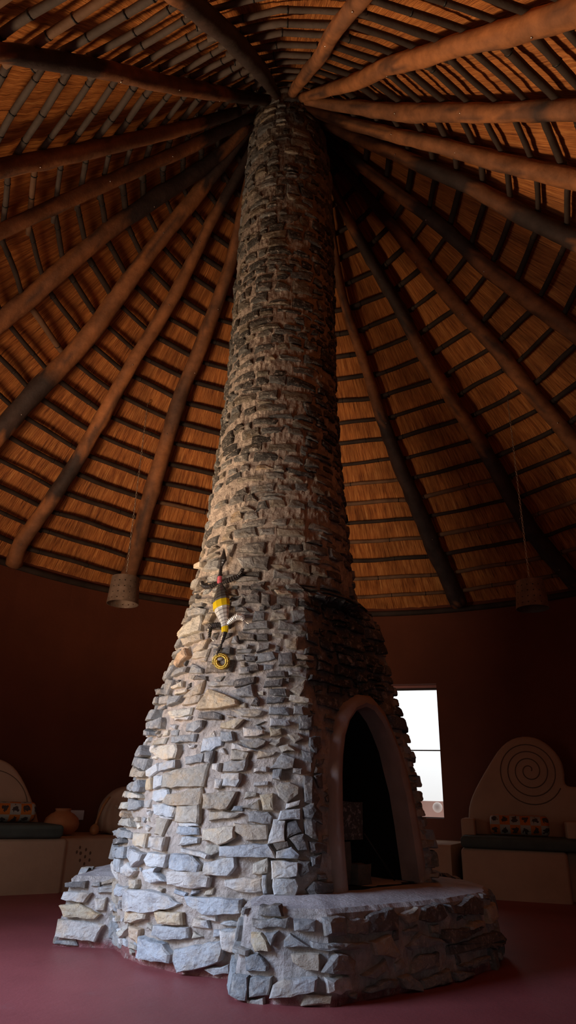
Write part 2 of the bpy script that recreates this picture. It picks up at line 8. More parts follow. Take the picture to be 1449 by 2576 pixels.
LIZ={'head': [[-0.277,-0.459,2.213,0.0022],[-0.276,-0.462,2.188,0.01],[-0.276,-0.467,2.157,0.0199],[-0.276,-0.47,2.132,0.0276],[-0.282,-0.469,2.108,0.0187],[-0.287,-0.47,2.085,0.011]],'neck': [[-0.287,-0.47,2.085,0.011],[-0.287,-0.474,2.055,0.0104],[-0.288,-0.478,2.024,0.012],[-0.287,-0.483,1.994,0.0141]],'band': [[-0.287,-0.479,2.018,0.0153],[-0.285,-0.487,1.976,0.0163]],'torso': [[-0.284,-0.487,1.979,0.0119],[-0.28,-0.498,1.945,0.0248],[-0.272,-0.534,1.89,0.0452],[-0.266,-0.551,1.852,0.0539],[-0.262,-0.564,1.816,0.0567],[-0.256,-0.576,1.786,0.0496],[-0.244,-0.597,1.738,0.0351],[-0.235,-0.614,1.698,0.0246],[-0.229,-0.625,1.669,0.0214]],'stripe_front': [[-0.264,-0.557,1.837,0.0569],[-0.261,-0.565,1.816,0.0582],[-0.257,-0.573,1.795,0.0554]],'stripe_back': [[-0.229,-0.625,1.669,0.0229],[-0.226,-0.631,1.652,0.0229],[-0.226,-0.636,1.635,0.0203]],'leg0': [[-0.298,-0.477,1.981,0.0087],[-0.316,-0.463,1.976,0.012],[-0.346,-0.439,1.964,0.0131],[-0.378,-0.405,1.973,0.0132],[-0.401,-0.375,1.993,0.0122],[-0.41,-0.359,2.013,0.0112]],'leg1': [[-0.267,-0.499,1.976,0.0076],[-0.237,-0.517,1.984,0.014],[-0.202,-0.534,1.994,0.014],[-0.171,-0.547,2.008,0.0107],[-0.157,-0.55,2.025,0.0118],[-0.147,-0.55,2.054,0.0097]],'leg2': [[-0.251,-0.607,1.688,0.0082],[-0.274,-0.593,1.688,0.0134],[-0.306,-0.571,1.689,0.0134],[-0.32,-0.564,1.674,0.0124],[-0.32,-0.572,1.649,0.0103],[-0.318,-0.583,1.615,0.0072]],'leg3': [[-0.214,-0.628,1.687,0.0082],[-0.199,-0.632,1.703,0.0143],[-0.18,-0.636,1.718,0.0143],[-0.156,-0.644,1.73,0.0174],[-0.134,-0.655,1.723,0.0163],[-0.12,-0.665,1.703,0.0071]],'tail': [[-0.227,-0.635,1.636,0.0152],[-0.231,-0.639,1.614,0.0131],[-0.237,-0.643,1.587,0.0121],[-0.243,-0.646,1.566,0.007],[-0.249,-0.648,1.545,0.012],[-0.259,-0.649,1.524,0.009],[-0.265,-0.652,1.501,0.007]],'coil': [[-0.277,-0.655,1.446,0.006],[-0.281,-0.65,1.458,0.006],[-0.281,-0.646,1.469,0.006],[-0.28,-0.644,1.479,0.006],[-0.276,-0.643,1.489,0.006],[-0.27,-0.645,1.496,0.006],[-0.262,-0.647,1.502,0.006],[-0.253,-0.652,1.506,0.006],[-0.244,-0.657,1.507,0.006],[-0.234,-0.662,1.506,0.006],[-0.224,-0.668,1.503,0.006],[-0.215,-0.674,1.498,0.006],[-0.207,-0.68,1.491,0.006],[-0.2,-0.685,1.482,0.006],[-0.196,-0.69,1.473,0.006],[-0.193,-0.694,1.463,0.006],[-0.193,-0.696,1.454,0.006],[-0.194,-0.698,1.444,0.006],[-0.198,-0.699,1.436,0.006],[-0.203,-0.698,1.429,0.006],[-0.21,-0.697,1.424,0.006],[-0.218,-0.694,1.421,0.006],[-0.226,-0.69,1.42,0.006],[-0.235,-0.686,1.421,0.006],[-0.243,-0.681,1.423,0.006],[-0.251,-0.675,1.428,0.006],[-0.258,-0.669,1.434,0.006],[-0.264,-0.664,1.442,0.006],[-0.268,-0.66,1.45,0.006],[-0.27,-0.656,1.459,0.006],[-0.27,-0.653,1.467,0.006],[-0.269,-0.651,1.475,0.006],[-0.266,-0.651,1.482,0.006],[-0.261,-0.652,1.488,0.006],[-0.255,-0.654,1.493,0.006],[-0.248,-0.657,1.495,0.006],[-0.241,-0.661,1.496,0.006],[-0.233,-0.666,1.495,0.006],[-0.226,-0.67,1.492,0.006],[-0.219,-0.675,1.488,0.006],[-0.213,-0.679,1.483,0.006],[-0.209,-0.683,1.476,0.006],[-0.205,-0.686,1.469,0.006],[-0.204,-0.689,1.462,0.006],[-0.204,-0.691,1.455,0.006],[-0.205,-0.692,1.448,0.006],[-0.208,-0.693,1.442,0.006],[-0.212,-0.692,1.437,0.006],[-0.217,-0.691,1.434,0.006],[-0.222,-0.689,1.431,0.006],[-0.229,-0.686,1.431,0.006],[-0.235,-0.683,1.432,0.006],[-0.241,-0.679,1.434,0.006],[-0.247,-0.675,1.437,0.006],[-0.251,-0.671,1.442,0.006],[-0.255,-0.667,1.447,0.006],[-0.258,-0.664,1.453,0.006],[-0.259,-0.662,1.459,0.006],[-0.26,-0.66,1.465,0.006],[-0.258,-0.659,1.471,0.006]]}
import bpy, bmesh, math, random
import numpy as np
from mathutils import Vector, noise, geometry
random.seed(7)
sc = bpy.context.scene
col = sc.collection
rad, deg = math.radians, math.degrees
PI = math.pi

# ---------------------------------------------------------------- room constants (metres)
ROOM_C = (0.485, -0.111)      # centre of the round wall
ROOM_R = 3.943                # inner wall radius
Z_EAVE = 2.965                # thatch meets wall
Z_APEX = 7.046                # roof peak above the origin
CAM = (0.0, -4.5, 0.75)

# ---------------------------------------------------------------- helpers
def tag(o, label=None, cat=None, group=None, kind=None):
    if label: o['label'] = label
    if cat: o['category'] = cat
    if group: o['group'] = group
    if kind: o['kind'] = kind
    return o
def empty(name, loc):
    o = bpy.data.objects.new(name, None); col.objects.link(o); o.location = loc
    o.empty_display_size = .1
    return o
class MB:
    """collects vertices and faces, links them as one mesh object"""
    def __init__(s): s.v=[]; s.f=[]; s.c=[]; s.m=[]; s.uv=None
    def vert(s, p, c=(1,1,1)): s.v.append(tuple(p)); s.c.append(c); return len(s.v)-1
    def face(s, idx, m=0): s.f.append(tuple(idx)); s.m.append(m)
    def build(s, name, mats, parent=None, smooth=False, origin=None, auto=None):
        me = bpy.data.meshes.new(name)
        v = s.v
        if origin: v = [(p[0]-origin[0], p[1]-origin[1], p[2]-origin[2]) for p in v]
        me.from_pydata(v, [], s.f)
        if not isinstance(mats, (list, tuple)): mats=[mats]
        for m in mats: me.materials.append(m)
        me.polygons.foreach_set('material_index', s.m)
        a = me.attributes.new('tint','FLOAT_COLOR','POINT')
        a.data.foreach_set('color', [x for c in s.c for x in (c[0],c[1],c[2],1.0)])
        if s.uv:
            l = me.uv_layers.new(name='UVMap')
            data=[0.0]*(2*len(me.loops))
            li=[0]*len(me.loops); me.loops.foreach_get('vertex_index', li)
            for k,vi in enumerate(li): data[2*k],data[2*k+1]=s.uv[vi]
            l.data.foreach_set('uv', data)
        me.polygons.foreach_set('use_smooth', [smooth]*len(me.polygons))
        me.update()
        if auto is not None: me.set_sharp_from_angle(angle=rad(auto))
        o = bpy.data.objects.new(name, me); col.objects.link(o)
        if parent: o.parent = parent
        elif origin: o.location = origin
        return o
    def box(s, x0,x1,y0,y1,z0,z1, fn=None, c=(1,1,1), m=0):
        fn = fn or (lambda x,y,z:(x,y,z))
        i=[s.vert(fn(x,y,z),c) for z in (z0,z1) for y in (y0,y1) for x in (x0,x1)]
        for q in ((0,2,3,1),(4,5,7,6),(0,1,5,4),(2,6,7,3),(0,4,6,2),(1,3,7,5)): s.face([i[k] for k in q],m)
    def tube(s, pts, radii, n=8, flat=1.0, up=None, cols=None, cap=True, m=0, wob=0.0):
        pts=[Vector(p) for p in pts]; N=len(pts); rings=[]
        pu=None
        for i,p in enumerate(pts):
            t=(pts[min(i+1,N-1)]-pts[max(i-1,0)])
            if t.length<1e-9: t=Vector((0,0,1))
            t.normalize()
            if up is not None: u=Vector(up[i] if isinstance(up,list) else up)
            else: u=pu if pu is not None else (Vector((0,0,1)) if abs(t.z)<.9 else Vector((1,0,0)))
            u=(u-t*u.dot(t)); 
            if u.length<1e-6: u=t.orthogonal()
            u.normalize(); pu=u; w=t.cross(u)
            r=radii[i] if hasattr(radii,'__len__') else radii
            ring=[]
            for k in range(n):
                a=2*PI*k/n; rr=r
                if wob: rr=r*(1+wob*noise.noise(Vector((p.x*6+math.cos(a)*1.3,p.y*6+math.sin(a)*1.3,p.z*6))))
                q=p+w*(math.cos(a)*rr)+u*(math.sin(a)*rr*flat)
                ring.append(s.vert(q, cols(i,k) if callable(cols) else cols[i] if cols else (1,1,1)))
            rings.append(ring)
        for a,b in zip(rings,rings[1:]):
            for k in range(n): s.face((a[k],a[(k+1)%n],b[(k+1)%n],b[k]),m)
        if cap:
            s.face(list(reversed(rings[0])),m); s.face(rings[-1],m)
    def lathe(s, prof, n=24, o=(0,0,0), m=0):
        rings=[]
        for r,z in prof:
            rings.append([s.vert((o[0]+r*math.cos(2*PI*k/n),o[1]+r*math.sin(2*PI*k/n),o[2]+z)) for k in range(n)])
        for a,b in zip(rings,rings[1:]):
            for k in range(n): s.face((a[k],a[(k+1)%n],b[(k+1)%n],b[k]),m)
        return rings
    def prism(s, outline, fn, d0, d1, bev=0.0, m=0):
        """outline (u,z) counter-clockwise seen from the front; fn(u,z,d)->xyz, d grows away from the viewer"""
        cu=sum(p[0] for p in outline)/len(outline); cz=sum(p[1] for p in outline)/len(outline)
        n=len(outline)
        def inset(k,b):
            p=Vector(outline[k]); a=Vector(outline[k-1]); c=Vector(outline[(k+1)%n])
            e1=(p-a).normalized(); e2=(c-p).normalized()
            nn=Vector((-(e1.y+e2.y),(e1.x+e2.x)))
            if nn.length<1e-6: nn=Vector((-e1.y,e1.x))
            nn.normalize(); return p+nn*b
        loops=[]
        steps=[(bev,0.0),(bev*.3,bev*.3),(0.0,bev)] if bev else [(0,0)]
        for b,dd in steps: loops.append([s.vert(fn(*inset(k,b),d0+dd)) for k in range(n)])
        loops.append([s.vert(fn(*outline[k],d1)) for k in range(n)])
        s.face(loops[0],m)
        for a,b in zip(loops,loops[1:]):
            for k in range(n): s.face((a[k],b[k],b[(k+1)%n],a[(k+1)%n]),m)
        s.face(list(reversed(loops[-1])),m)

# ---------------------------------------------------------------- materials
def mat(name, base=(.5,.5,.5), rough=.8, metal=0.0, spec=.3, tint=False, var=0.0, vscale=8.0, bump=0.0, bscale=40.0, dust=None, streak=None):
    m=bpy.data.materials.new(name); m.use_nodes=True; nt=m.node_tree; N=nt.nodes; L=nt.links
    b=N['Principled BSDF']; b.inputs['Roughness'].default_value=rough; b.inputs['Metallic'].default_value=metal
    b.inputs['Specular IOR Level'].default_value=spec
    tc=N.new('ShaderNodeTexCoord')
    rgb=N.new('ShaderNodeRGB'); rgb.outputs[0].default_value=(*base,1); out=rgb.outputs[0]
    if tint:
        at=N.new('ShaderNodeAttribute'); at.attribute_name='tint'
        mx=N.new('ShaderNodeMix'); mx.data_type='RGBA'; mx.blend_type='MULTIPLY'; mx.inputs[0].default_value=1
        L.new(out,mx.inputs[6]); L.new(at.outputs['Color'],mx.inputs[7]); out=mx.outputs[2]
    if var:
        n=N.new('ShaderNodeTexNoise'); n.inputs['Scale'].default_value=vscale; n.inputs['Detail'].default_value=6; n.inputs['Roughness'].default_value=.6
        L.new(tc.outputs['Object'],n.inputs['Vector'])
        r=N.new('ShaderNodeMapRange'); r.inputs[1].default_value=.3; r.inputs[2].default_value=.7; r.inputs[3].default_value=1-var; r.inputs[4].default_value=1+var
        L.new(n.outputs['Fac'],r.inputs[0])
        mx=N.new('ShaderNodeMix'); mx.data_type='RGBA'; mx.blend_type='MULTIPLY'; mx.inputs[0].default_value=1
        L.new(out,mx.inputs[6]); L.new(r.outputs[0],mx.inputs[7]); out=mx.outputs[2]
    if dust:
        n=N.new('ShaderNodeTexNoise'); n.inputs['Scale'].default_value=dust[1]; n.inputs['Detail'].default_value=8; n.inputs['Roughness'].default_value=.7
        L.new(tc.outputs['Object'],n.inputs['Vector'])
        r=N.new('ShaderNodeMapRange'); r.inputs[1].default_value=dust[2]; r.inputs[2].default_value=dust[3]
        L.new(n.outputs['Fac'],r.inputs[0])
        mx=N.new('ShaderNodeMix'); mx.data_type='RGBA'
        L.new(r.outputs[0],mx.inputs[0]); L.new(out,mx.inputs[6]); mx.inputs[7].default_value=(*dust[0],1); out=mx.outputs[2]
    L.new(out,b.inputs['Base Color'])
    if bump:
        n=N.new('ShaderNodeTexNoise'); n.inputs['Scale'].default_value=bscale; n.inputs['Detail'].default_value=8; n.inputs['Roughness'].default_value=.65
        L.new(tc.outputs['Object'],n.inputs['Vector'])
        bp=N.new('ShaderNodeBump'); bp.inputs['Strength'].default_value=1; bp.inputs['Distance'].default_value=bump
        L.new(n.outputs['Fac'],bp.inputs['Height']); L.new(bp.outputs['Normal'],b.inputs['Normal'])
    return m
M={}
def stone_mat():
    m=bpy.data.materials.new('rubble_stone'); m.use_nodes=True; nt=m.node_tree; N=nt.nodes; L=nt.links
    b=N['Principled BSDF']; b.inputs['Roughness'].default_value=.88; b.inputs['Specular IOR Level'].default_value=.25
    tc=N.new('ShaderNodeTexCoord'); at=N.new('ShaderNodeAttribute'); at.attribute_name='tint'; out=at.outputs['Color']
    def nz(scale,det,lo,hi,ro=.6,stretch=None):
        n=N.new('ShaderNodeTexNoise'); n.inputs['Scale'].default_value=scale; n.inputs['Detail'].default_value=det; n.inputs['Roughness'].default_value=ro
        if stretch:
            mp=N.new('ShaderNodeMapping'); mp.inputs['Scale'].default_value=stretch; L.new(tc.outputs['Object'],mp.inputs[0]); L.new(mp.outputs[0],n.inputs['Vector'])
        else: L.new(tc.outputs['Object'],n.inputs['Vector'])
        r=N.new('ShaderNodeMapRange'); r.inputs[1].default_value=lo; r.inputs[2].default_value=hi; L.new(n.outputs['Fac'],r.inputs[0]); return r.outputs[0],n.outputs['Fac']
    def mix(fac,a,colr=None,mode='MIX',amt=1.0,val=None):
        nonlocal out
        mx=N.new('ShaderNodeMix'); mx.data_type='RGBA'; mx.blend_type=mode
        f=fac
        if amt!=1.0:
            mm=N.new('ShaderNodeMath'); mm.operation='MULTIPLY'; mm.inputs[1].default_value=amt; L.new(fac,mm.inputs[0]); f=mm.outputs[0]
        L.new(f,mx.inputs[0]); L.new(out,mx.inputs[6]); mx.inputs[7].default_value=(*colr,1); out=mx.outputs[2]
    mix(nz(8,4,.50,.66)[0],None,(1.12,.92,.70),'MULTIPLY',.75)       # rusty tan staining
    mix(nz(11,5,.52,.68)[0],None,(.50,.50,.52),'MULTIPLY',.75)      # dark grey blotches
    mix(nz(26,6,.54,.70,.7)[0],None,(.62,.56,.50),'MIX',.65)        # dusty mortar film
    mix(nz(70,4,.58,.72,.7)[0],None,(.70,.67,.63),'MIX',.45)        # pale specks
    mix(nz(40,5,.60,.74,.7,(1,1,.25))[0],None,(.35,.33,.32),'MULTIPLY',.6)   # dark hair cracks
    L.new(out,b.inputs['Base Color'])
    f1=nz(55,9,0,1,.7)[1]; f2=nz(16,4,0,1,.5,(1,1,1.6))[1]
    a=N.new('ShaderNodeMath'); a.operation='MULTIPLY_ADD'; a.inputs[1].default_value=.45; L.new(f1,a.inputs[0]); L.new(f2,a.inputs[2])
    bp=N.new('ShaderNodeBump'); bp.inputs['Distance'].default_value=.022; bp.inputs['Strength'].default_value=1; L.new(a.outputs[0],bp.inputs['Height']); L.new(bp.outputs['Normal'],b.inputs['Normal'])
    return m
M['stone']=stone_mat()
M['mortar']=mat('mortar',(1,1,1),.95,tint=True,var=.30,vscale=14,bump=.030,bscale=32,dust=((.66,.58,.52),18,.55,.75))
M['slab']=mat('slab_mortar',(.46,.42,.42),.8,var=.25,vscale=7,bump=.008,bscale=45)
M['plaster_arch']=mat('arch_plaster',(.34,.25,.21),.85,var=.15,vscale=6,bump=.004,bscale=30)
M['soot']=mat('soot',(.006,.0055,.0055),.95,bump=.01,bscale=20)
M['wall']=mat('red_brown_wall_plaster',(.130,.035,.015),.85,var=.12,vscale=2,bump=.003,bscale=25)
M['floor']=mat('red_polished_floor',(.27,.070,.070),.5,spec=.3,var=.16,vscale=1.6,bump=.0015,bscale=30,dust=((.30,.15,.15),5,.62,.95))
M['bench']=mat('tan_earth_plaster',(.46,.29,.185),.85,var=.10,vscale=3,bump=.003,bscale=30)
M['groove']=mat('carved_groove',(.15,.085,.05),.9)
M['green']=mat('dark_green_canvas',(.075,.090,.075),.85,var=.15,vscale=8,bump=.002,bscale=200)
M['terracotta']=mat('terracotta',(.42,.15,.055),.7,var=.2,vscale=6)
M['gourd']=mat('dried_gourd',(.40,.17,.06),.5,var=.25,vscale=10)
M['white']=mat('white_plastic',(.62,.58,.58),.5)
M['rafter']=mat('rafter_pole',(1,1,1),.72,tint=True,bump=.006,bscale=22,var=.35,vscale=9)
M['batten_dark']=mat('batten_dark',(.040,.026,.020),.8,var=.45,vscale=5,bump=.004,bscale=25)
M['batten_grey']=mat('batten_grey',(.085,.062,.050),.8,var=.4,vscale=5,bump=.004,bscale=25)
M['batten_light']=mat('batten_light',(.17,.09,.05),.75,var=.35,vscale=5,bump=.004,bscale=25)
M['iron']=mat('rusted_iron',(.20,.135,.10),.5,metal=.45,var=.3,vscale=14,bump=.002,bscale=60)
M['chain']=mat('galvanised_chain',(.55,.45,.36),.4,metal=.8)
M['wire']=mat('silver_wire',(.75,.72,.68),.3,metal=1)
M['bead_black']=mat('dark_bead_wire',(.06,.055,.055),.3,metal=.6,spec=.6)
M['foil']=mat('silver_foil',(.85,.84,.80),.25,metal=.45,spec=.8,tint=True)
M['yellow']=mat('yellow_foil',(.85,.62,.02),.3,metal=.35)
M['pink']=mat('pink_bead',(.75,.16,.22),.35,metal=.3)
M['gold']=mat('brass_coil',(.80,.58,.15),.28,metal=1)
M['frame']=mat('dark_window_frame',(.05,.03,.025),.6)
M['black']=mat('black_bulb_holder',(.012,.012,.012),.5)
M['lit_soffit']=mat('pink_lit_soffit',(.50,.20,.16),.8,var=.1,vscale=4)
M['parapet']=mat('pink_parapet',(.88,.58,.50),.8,var=.08,vscale=4)
M['pale_ball']=mat('pale_stone_ball',(.90,.80,.75),.8)

def thatch_mat():
    m=bpy.data.materials.new('thatch'); m.use_nodes=True; nt=m.node_tree; N=nt.nodes; L=nt.links
    b=N['Principled BSDF']; b.inputs['Roughness'].default_value=.6; b.inputs['Specular IOR Level'].default_value=.35
    uv=N.new('ShaderNodeUVMap'); uv.uv_map='UVMap'
    def nz(sx,sy,det,ro,dist=0):
        mp=N.new('ShaderNodeMapping'); mp.inputs['Scale'].default_value=(sx,sy,1)
        L.new(uv.outputs[0],mp.inputs[0])
        n=N.new('ShaderNodeTexNoise'); n.inputs['Scale'].default_value=1; n.inputs['Detail'].default_value=det; n.inputs['Roughness'].default_value=ro; n.inputs['Distortion'].default_value=dist
        L.new(mp.outputs[0],n.inputs['Vector']); return n.outputs['Fac']
    fine=nz(170,4.5,4,.7); mid=nz(45,2.2,3,.6,.4); big=nz(5,3,3,.5)
    a=N.new('ShaderNodeMath'); a.operation='MULTIPLY_ADD'; a.inputs[1].default_value=.62; L.new(fine,a.inputs[0])
    a2=N.new('ShaderNodeMath'); a2.operation='MULTIPLY'; a2.inputs[1].default_value=.38; L.new(mid,a2.inputs[0]); L.new(a2.outputs[0],a.inputs[2])
    cr=N.new('ShaderNodeValToRGB'); e=cr.color_ramp.elements
    e[0].position=.36; e[0].color=(.10,.026,.006,1); e[1].position=.68; e[1].color=(.90,.45,.15,1)
    x=cr.color_ramp.elements.new(.46); x.color=(.40,.12,.026,1)
    x=cr.color_ramp.elements.new(.56); x.color=(.62,.225,.055,1)
    L.new(a.outputs[0],cr.inputs[0])
    mr=N.new('ShaderNodeMapRange'); mr.inputs[1].default_value=.3; mr.inputs[2].default_value=.7; mr.inputs[3].default_value=.72; mr.inputs[4].default_value=1.25; L.new(big,mr.inputs[0])
    mx=N.new('ShaderNodeMix'); mx.data_type='RGBA'; mx.blend_type='MULTIPLY'; mx.inputs[0].default_value=1
    L.new(cr.outputs[0],mx.inputs[6]); L.new(mr.outputs[0],mx.inputs[7]); L.new(mx.outputs[2],b.inputs['Base Color'])
    bp=N.new('ShaderNodeBump'); bp.inputs['Distance'].default_value=.02; bp.inputs['Strength'].default_value=.9
    L.new(a.outputs[0],bp.inputs['Height']); L.new(bp.outputs['Normal'],b.inputs['Normal'])
    return m
M['thatch']=thatch_mat()

def fabric_mat():
    m=bpy.data.materials.new('block_print_fabric'); m.use_nodes=True; nt=m.node_tree; N=nt.nodes; L=nt.links
    b=N['Principled BSDF']; b.inputs['Roughness'].default_value=.85
    uv=N.new('ShaderNodeUVMap'); uv.uv_map='UVMap'
    ck=N.new('ShaderNodeTexChecker'); ck.inputs['Scale'].default_value=1
    mp=N.new('ShaderNodeMapping'); mp.inputs['Scale'].default_value=(1,1,1); L.new(uv.outputs[0],mp.inputs[0]); L.new(mp.outputs[0],ck.inputs['Vector'])
    ck.inputs['Color1'].default_value=(.50,.13,.012,1); ck.inputs['Color2'].default_value=(.34,.29,.23,1)
    fr=N.new('ShaderNodeVectorMath'); fr.operation='FRACTION'; L.new(mp.outputs[0],fr.inputs[0])
    sb=N.new('ShaderNodeVectorMath'); sb.operation='SUBTRACT'; sb.inputs[1].default_value=(.5,.5,0); L.new(fr.outputs[0],sb.inputs[0])
    ln=N.new('ShaderNodeVectorMath'); ln.operation='LENGTH'; L.new(sb.outputs[0],ln.inputs[0])
    nz=N.new('ShaderNodeTexNoise'); nz.inputs['Scale'].default_value=3.2; nz.inputs['Detail'].default_value=2; L.new(mp.outputs[0],nz.inputs['Vector'])
    ad=N.new('ShaderNodeMath'); ad.operation='MULTIPLY_ADD'; ad.inputs[1].default_value=.9; L.new(nz.outputs['Fac'],ad.inputs[0]); L.new(ln.outputs['Value'],ad.inputs[2])
    lt=N.new('ShaderNodeMath'); lt.operation='LESS_THAN'; lt.inputs[1].default_value=.72; L.new(ad.outputs[0],lt.inputs[0])
    mx=N.new('ShaderNodeMix'); mx.data_type='RGBA'; L.new(lt.outputs[0],mx.inputs[0]); L.new(ck.outputs['Color'],mx.inputs[6]); mx.inputs[7].default_value=(.05,.03,.025,1)
    L.new(mx.outputs[2],b.inputs['Base Color'])
    return m
M['fabric']=fabric_mat()

def glass_mat():
    m=bpy.data.materials.new('window_glass'); m.use_nodes=True; nt=m.node_tree; N=nt.nodes; L=nt.links
    for n in list(N): N.remove(n)
    o=N.new('ShaderNodeOutputMaterial'); t=N.new('ShaderNodeBsdfTransparent'); g=N.new('ShaderNodeBsdfGlossy'); g.inputs['Roughness'].default_value=.05
    mx=N.new('ShaderNodeMixShader'); mx.inputs[0].default_value=.05
    L.new(t.outputs[0],mx.inputs[1]); L.new(g.outputs[0],mx.inputs[2]); L.new(mx.outputs[0],o.inputs[0]); return m
M['glass']=glass_mat()

# ---------------------------------------------------------------- roof geometry functions
def roof_pt(az, t, off=0.0):
    """az from +y clockwise (radians) round the roof, t 0 at the peak .. 1 at the wall, off = below the thatch"""
    x=ROOM_C[0]*t+ROOM_R*t*math.sin(az); y=ROOM_C[1]*t+ROOM_R*t*math.cos(az)
    return Vector((x,y,Z_APEX-(Z_APEX-Z_EAVE)*t-off*1.414))
DT=0.04329
RAF_AZ={'T':-159.2,'L1':-140.7,'L2':-119.4,'L3':-102.9,'L4':-86.8,'L5':-69,'L6':-52,'L7':-34.3,'R1':27.1,'R2':48,'R3':66.2,'R4':82.8,'R5':104.3,'R6':120.9,'R7':136.8,'R8':155.7,'R9':176.1}

# ---------------------------------------------------------------- ceiling (thatch)
def ceiling():
    b=MB(); b.uv=[]
    NA=720; ts=[.04+i*(1.19-.04)/150 for i in range(151)]
    idx=[]
    for t in ts:
        row=[]
        for k in range(NA+1):
            a=2*PI*k/NA
            ph=(1-t)/DT; fr=ph-math.floor(ph)
            lay=.018*fr                     # each thatch layer hangs a little over the batten below it
            n=.010*noise.noise(Vector((math.sin(a)*9,math.cos(a)*9,t*14)))+.006*noise.noise(Vector((math.sin(a)*60,math.cos(a)*60,t*20)))
            p=roof_pt(a,t,-.030+lay*.6+n)
            row.append(b.vert(p)); b.uv.append((a*2.2, t*5.6))
        idx.append(row)
    for r0,r1 in zip(idx,idx[1:]):
        for k in range(NA): b.face((r0[k],r0[k+1],r1[k+1],r1[k]))
    o=b.build('ceiling',M['thatch'],smooth=True)
    tag(o,kind='structure')
    # outer skin so that the thatch has real thickness and keeps daylight out
    b=MB(); NA=120; rows=[]
    for t in (.0,.2,.4,.6,.8,1.0,1.2):
        rows.append([b.vert(roof_pt(2*PI*k/NA,t,-.28)) for k in range(NA)])
    for r0,r1 in zip(rows,rows[1:]):
        for k in range(NA): b.face((r0[k],r1[k],r1[(k+1)%NA],r0[(k+1)%NA]))
    tag(b.build('roof_outer',M['batten_dark'],smooth=True),kind='structure')
ceiling()

# ---------------------------------------------------------------- wall ring with openings
WIN_AZ=(13.2,23.3); WIN_Z=(.616,2.067)
FRONT_AZ=(-197.0,-151.0)             # doorway the picture is taken from
DOOR_AZ=(-135.0,-112.0)              # open door towards the forecourt
SIDE_AZ=(-101.0,-84.0)               # open side door
def wall_pt(az,r,z): return (ROOM_C[0]+r*math.sin(az), ROOM_C[1]+r*math.cos(az), z)
WT=.30
def wall():
    b=MB()
    ops=[(rad(WIN_AZ[0]),rad(WIN_AZ[1]),WIN_Z[0],WIN_Z[1])]
    for a in (FRONT_AZ,DOOR_AZ,SIDE_AZ): ops.append((rad(a[0]),rad(a[1]),0,2.1))
    cuts={-PI,PI}
    for a in ops:
        for q in a[:2]:
            while q<-PI: q+=2*PI
            cuts.add(q)
    k=-180
    while k<180: cuts.add(rad(k)); k+=3
    cuts=sorted(cuts)
    def inside(a,z):
        for a0,a1,z0,z1 in ops:
            for aa in (a,a-2*PI,a+2*PI):
                if a0<aa<a1 and z0<=z<z1: return True
        return False
    zs=sorted({0,WIN_Z[0],WIN_Z[1],2.1,1.0,1.6,3.06})
    def vt(a,r,z): return b.vert(wall_pt(a,r,z))
    for a0,a1 in zip(cuts,cuts[1:]):
        if a1-a0<1e-6: continue
        am=(a0+a1)/2
        for z0,z1 in zip(zs,zs[1:]):
            zm=(z0+z1)/2
            if inside(am,zm): continue
            b.face([vt(a0,ROOM_R,z0),vt(a1,ROOM_R,z0),vt(a1,ROOM_R,z1),vt(a0,ROOM_R,z1)])
            b.face([vt(a1,ROOM_R+WT,z0),vt(a0,ROOM_R+WT,z0),vt(a0,ROOM_R+WT,z1),vt(a1,ROOM_R+WT,z1)])
    for a0,a1,z0,z1 in ops:
        n=6
        for i in range(n):
            p=a0+(a1-a0)*i/n; q=a0+(a1-a0)*(i+1)/n
            b.face([vt(p,ROOM_R,z1),vt(q,ROOM_R,z1),vt(q,ROOM_R+WT,z1),vt(p,ROOM_R+WT,z1)])
            if z0>0: b.face([vt(q,ROOM_R,z0),vt(p,ROOM_R,z0),vt(p,ROOM_R+WT,z0),vt(q,ROOM_R+WT,z0)])
        for p,s in ((a0,1),(a1,-1)):
            f=[vt(p,ROOM_R,z0),vt(p,ROOM_R,z1),vt(p,ROOM_R+WT,z1),vt(p,ROOM_R+WT,z0)]
            b.face(f if s>0 else f[::-1])
    # top closing ring
    for a0,a1 in zip(cuts,cuts[1:]):
        b.face([vt(a0,ROOM_R,3.06),vt(a1,ROOM_R,3.06),vt(a1,ROOM_R+WT,3.06),vt(a0,ROOM_R+WT,3.06)])
    bm=bmesh.new(); 
    o=b.build('wall_round',M['wall'])
    bm.from_mesh(o.data); bmesh.ops.remove_doubles(bm,verts=bm.verts,dist=1e-5); bm.to_mesh(o.data); bm.free()
    tag(o,kind='structure')
wall()
# unseen walls added behind the camera to cut daylight through that doorway
def light_baffle():
    b=MB()
    b.box(-1.85,-1.70,-7.4,-3.72,0,2.35); b.box(1.70,1.85,-7.4,-4.10,0,2.35); b.box(-1.85,1.85,-7.4,-4.40,2.1,2.35); b.box(-1.85,-.62,-7.4,-7.25,0,2.35); b.box(.62,1.85,-7.4,-7.25,0,2.35)
    tag(b.build('wall_light_baffle',M['wall']),kind='structure')
light_baffle()
b=MB(); n=96
c0=b.vert((ROOM_C[0],ROOM_C[1],0)); ring=[b.vert((ROOM_C[0]+4.24*math.sin(2*PI*k/n),ROOM_C[1]+4.24*math.cos(2*PI*k/n),0)) for k in range(n)]
for k in range(n): b.face((c0,ring[(k+1)%n],ring[k]))
b.box(-1.85,1.85,-7.4,-3.4,-.06,-.001)
tag(b.build('floor',M['floor']),kind='structure')

# timber plate where thatch meets wall
b=MB(); n=120; pts=[wall_pt(2*PI*k/n,ROOM_R-.015,Z_EAVE-.035) for k in range(n+1)]
b.tube(pts,.035,n=6,cap=False)
tag(b.build('trim_1',M['batten_dark'],smooth=True),kind='structure')

